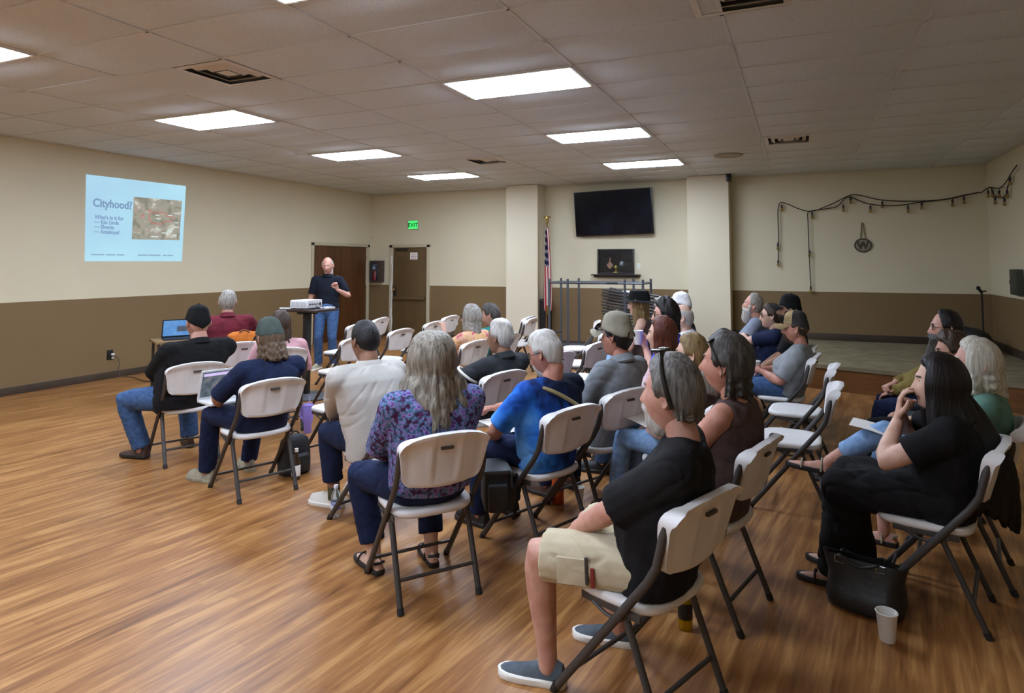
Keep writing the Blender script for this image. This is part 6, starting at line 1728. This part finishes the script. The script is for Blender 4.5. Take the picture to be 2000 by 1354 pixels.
m_gbox = mat('box_grey_green', '#353a30', rough=.5)
b = MB(); b.box((0, 0, 0), (.08, .34, .36), bev=.006); b.build('housing', m_gbox, wx)
b = MB(); b.box((-.042, 0, 0), (.006, .31, .33), bev=.003); dd = b.build('door', m_gbox, wx)
b = MB(); b.box((-.048, .13, 0), (.012, .02, .05), bev=.003); b.build('latch', m_dkmetal, dd)
cmr = empty('wall_camera', (-1.15, 12.08, 3.20)); tag(cmr, 'small black camera at the top corner of the right pillar', 'camera')
b = MB(); b.box((.0, -.03, .02), (.09, .1, .13), bev=.012); b.build('housing', m_tvb, cmr)
b = MB(); b.tube([(0, -.08, .0), (0, -.1, -.01)], .025, 14); b.build('lens', m_port, cmr)
b = MB(); b.box((-.02, .03, .07), (.03, .06, .03)); b.build('bracket', m_tvb, cmr, smooth=False)

# ---- hat of the far woman, cap details, straps
HM = P['hat'][1]['M']; root = P['hat'][0]
b = MB(); aa = np.linspace(0, 2 * np.pi, 32, endpoint=False)
rg = lambda rx, ry, z, tl=0: np.stack([rx * np.cos(aa), ry * np.sin(aa) - .008, z + tl * np.sin(aa)], 1)
b.loft([rg(.096, .118, .045), rg(.095, .116, .10), rg(.085, .10, .148), rg(.05, .06, .158), rg(.01, .01, .15)], M=HM); ho = b.build('hat', C_CAPB, root)
b = MB(); b.loft([rg(.09, .11, .05), rg(.17, .195, .036, .012), rg(.172, .197, .031, .012), rg(.09, .11, .044)], M=HM, closed=True); b.build('brim', C_CAPB, ho)
def cap_badge(key, draw):
    M_ = P[key][1]['M']; c = next(o for o in P[key][0].children if o.name.split('.')[0] == 'cap'); draw(M_, c)
def bc(M_, c):
    o = obj('lettering', text_mesh('THE', .028, mat('badge_white', '#d9d9d9'), extrude=.0015, align='CENTER', bold=.001), c)
    o.matrix_local = M_ @ Matrix(((-1, 0, 0, 0), (0, -.35, .94, .108), (0, .94, .35, .062), (0, 0, 0, 1)))
    o.matrix_local = M_ @ RZ(.75) @ M_.inverted() @ o.matrix_local
cap_badge('bcap', bc)
def gc(M_, c):
    b = MB()
    p_, t_ = np.degrees(PG), np.degrees(np.abs(TG)); m_ = sstep(-1, 3, p_ - np.interp(t_, [0, 60, 90, 120, 180], [20, 16, 12, 2, -8])); h_ = .0165 * m_ + .026 * sstep(25, 60, p_)
    Q = (HS + HN * (h_ - .006)[..., None]).reshape(-1, 3); ok = ((t_ > 78) & (p_ > -6) & (m_ > .5)).reshape(-1)
    F = [f for f in grid_faces(NP, NT) if all(ok[list(f)])]; us = sorted({i for f in F for i in f}); mp_ = {i: k for k, i in enumerate(us)}
    b.add(Q[us] + (HN.reshape(-1, 3)[us]) * .007, [tuple(mp_[i] for i in f) for f in F], M_); b.build('rear_panel', cloth('cap_dark_mesh', '#33302d'), c)
cap_badge('gray', gc)
def mc(M_, c):   # sunglasses resting on the bill, opening arch at the back
    fr, ln = glasses_mb(M_ @ RX(.42) @ T(0, .012, 0) @ Matrix.Scale(1.28, 4)); g = fr.build('sunglasses', m_frames, P['cap'][0]); ln.build('lens', m_dklens, g)
    b = MB(); tt = np.linspace(0, np.pi, 12); b.tube([(.045 * math.cos(a_), -.110 + .002 * math.sin(a_), .005 + .04 * math.sin(a_)) for a_ in tt], .004, 6, M_); b.build('strap_arch', C_CAPB, c)
cap_badge('cap', mc)
def sunglass_band(key):
    M_ = P[key][1]['M']; r_ = P[key][0]
    b = MB(); pts = []
    for ph in np.linspace(-.15, np.pi + .15, 24):
        v = np.array([math.cos(ph), .45 * math.sin(ph) - .27, math.sin(ph)]); th_ = math.atan2(v[0], v[1] + .02); q_ = head_surface(th_, math.asin(v[2] / np.linalg.norm(v)) * .96); pts.append(q_ * 1.0 + unit(q_) * .029)
    b.tube(pts, .0075, 8, M_); g = b.build('sunglasses', m_frames, r_)
    b = MB()
    for s in (-1, 1): b.box((s * .03, .045, .155), (.045, .03, .008), M=M_, bev=.003)
    b.build('lens', m_dklens, g)
sunglass_band('near')
# watch strap, camera-bag strap, arm strap
def ribbon(key, pts, w, m, name, nrm=None):
    p = np.array(pts, float); q_ = strap_over(key, pts, w, m, name, '')
    b = MB(); b.tube(q_, w, 8, squash=.6) if nrm is None else None
    return b.build(name, m, P[key][0])
ribbon('blue', [(-.19, -.10, .97), (-.10, -.22, .93), (.02, -.265, .86), (.15, -.27, .78)], .02, mat('strap_tan', '#8f8156', rough=.7), 'bag_strap')
S_, E_ = P['dark'][1]['arms']['L'][:2]; fm = frame(E_ - S_, (0, 0, 1)); fm[:3, 3] = S_ * .5 + E_ * .5
b = MB(); b.tube([(.079 * math.cos(t_), .045 * math.sin(t_), .079 * math.sin(t_)) for t_ in np.linspace(0, 6.283, 29)], .011, 8, Matrix(fm.tolist()))
b.build('arm_strap', mat('strap_white', '#d8d4cd', rough=.6), P['dark'][0])
# cargo pocket with knife clip on the khaki shorts
Lh, Lk = P['near'][1]['legs']['L'][:2]; mid = Lh * .38 + Lk * .62
b = MB(); b.box((0, 0, 0), (.018, .12, .10), bev=.008); o = b.build('cargo_pocket', C_KHAKI, P['near'][0]); fm = frame(Lk - Lh, (0, 0, 1)); fm[:3, 3] = mid + np.array([-.088, -.02, -.01]); o.matrix_local = Matrix(fm.tolist())
b = MB(); b.box((-.012, -.062, .012), (.010, .012, .10), bev=.003); b.build('pocket_knife', mat('knife_dark', '#3b3535', rough=.4), o)
b = MB(); b.box((-.014, -.085, -.01), (.010, .016, .07), bev=.003); b.build('red_clip', mat('clip_red', '#7d2a22', rough=.5), o)

bpy.data.scenes.remove(scratch)
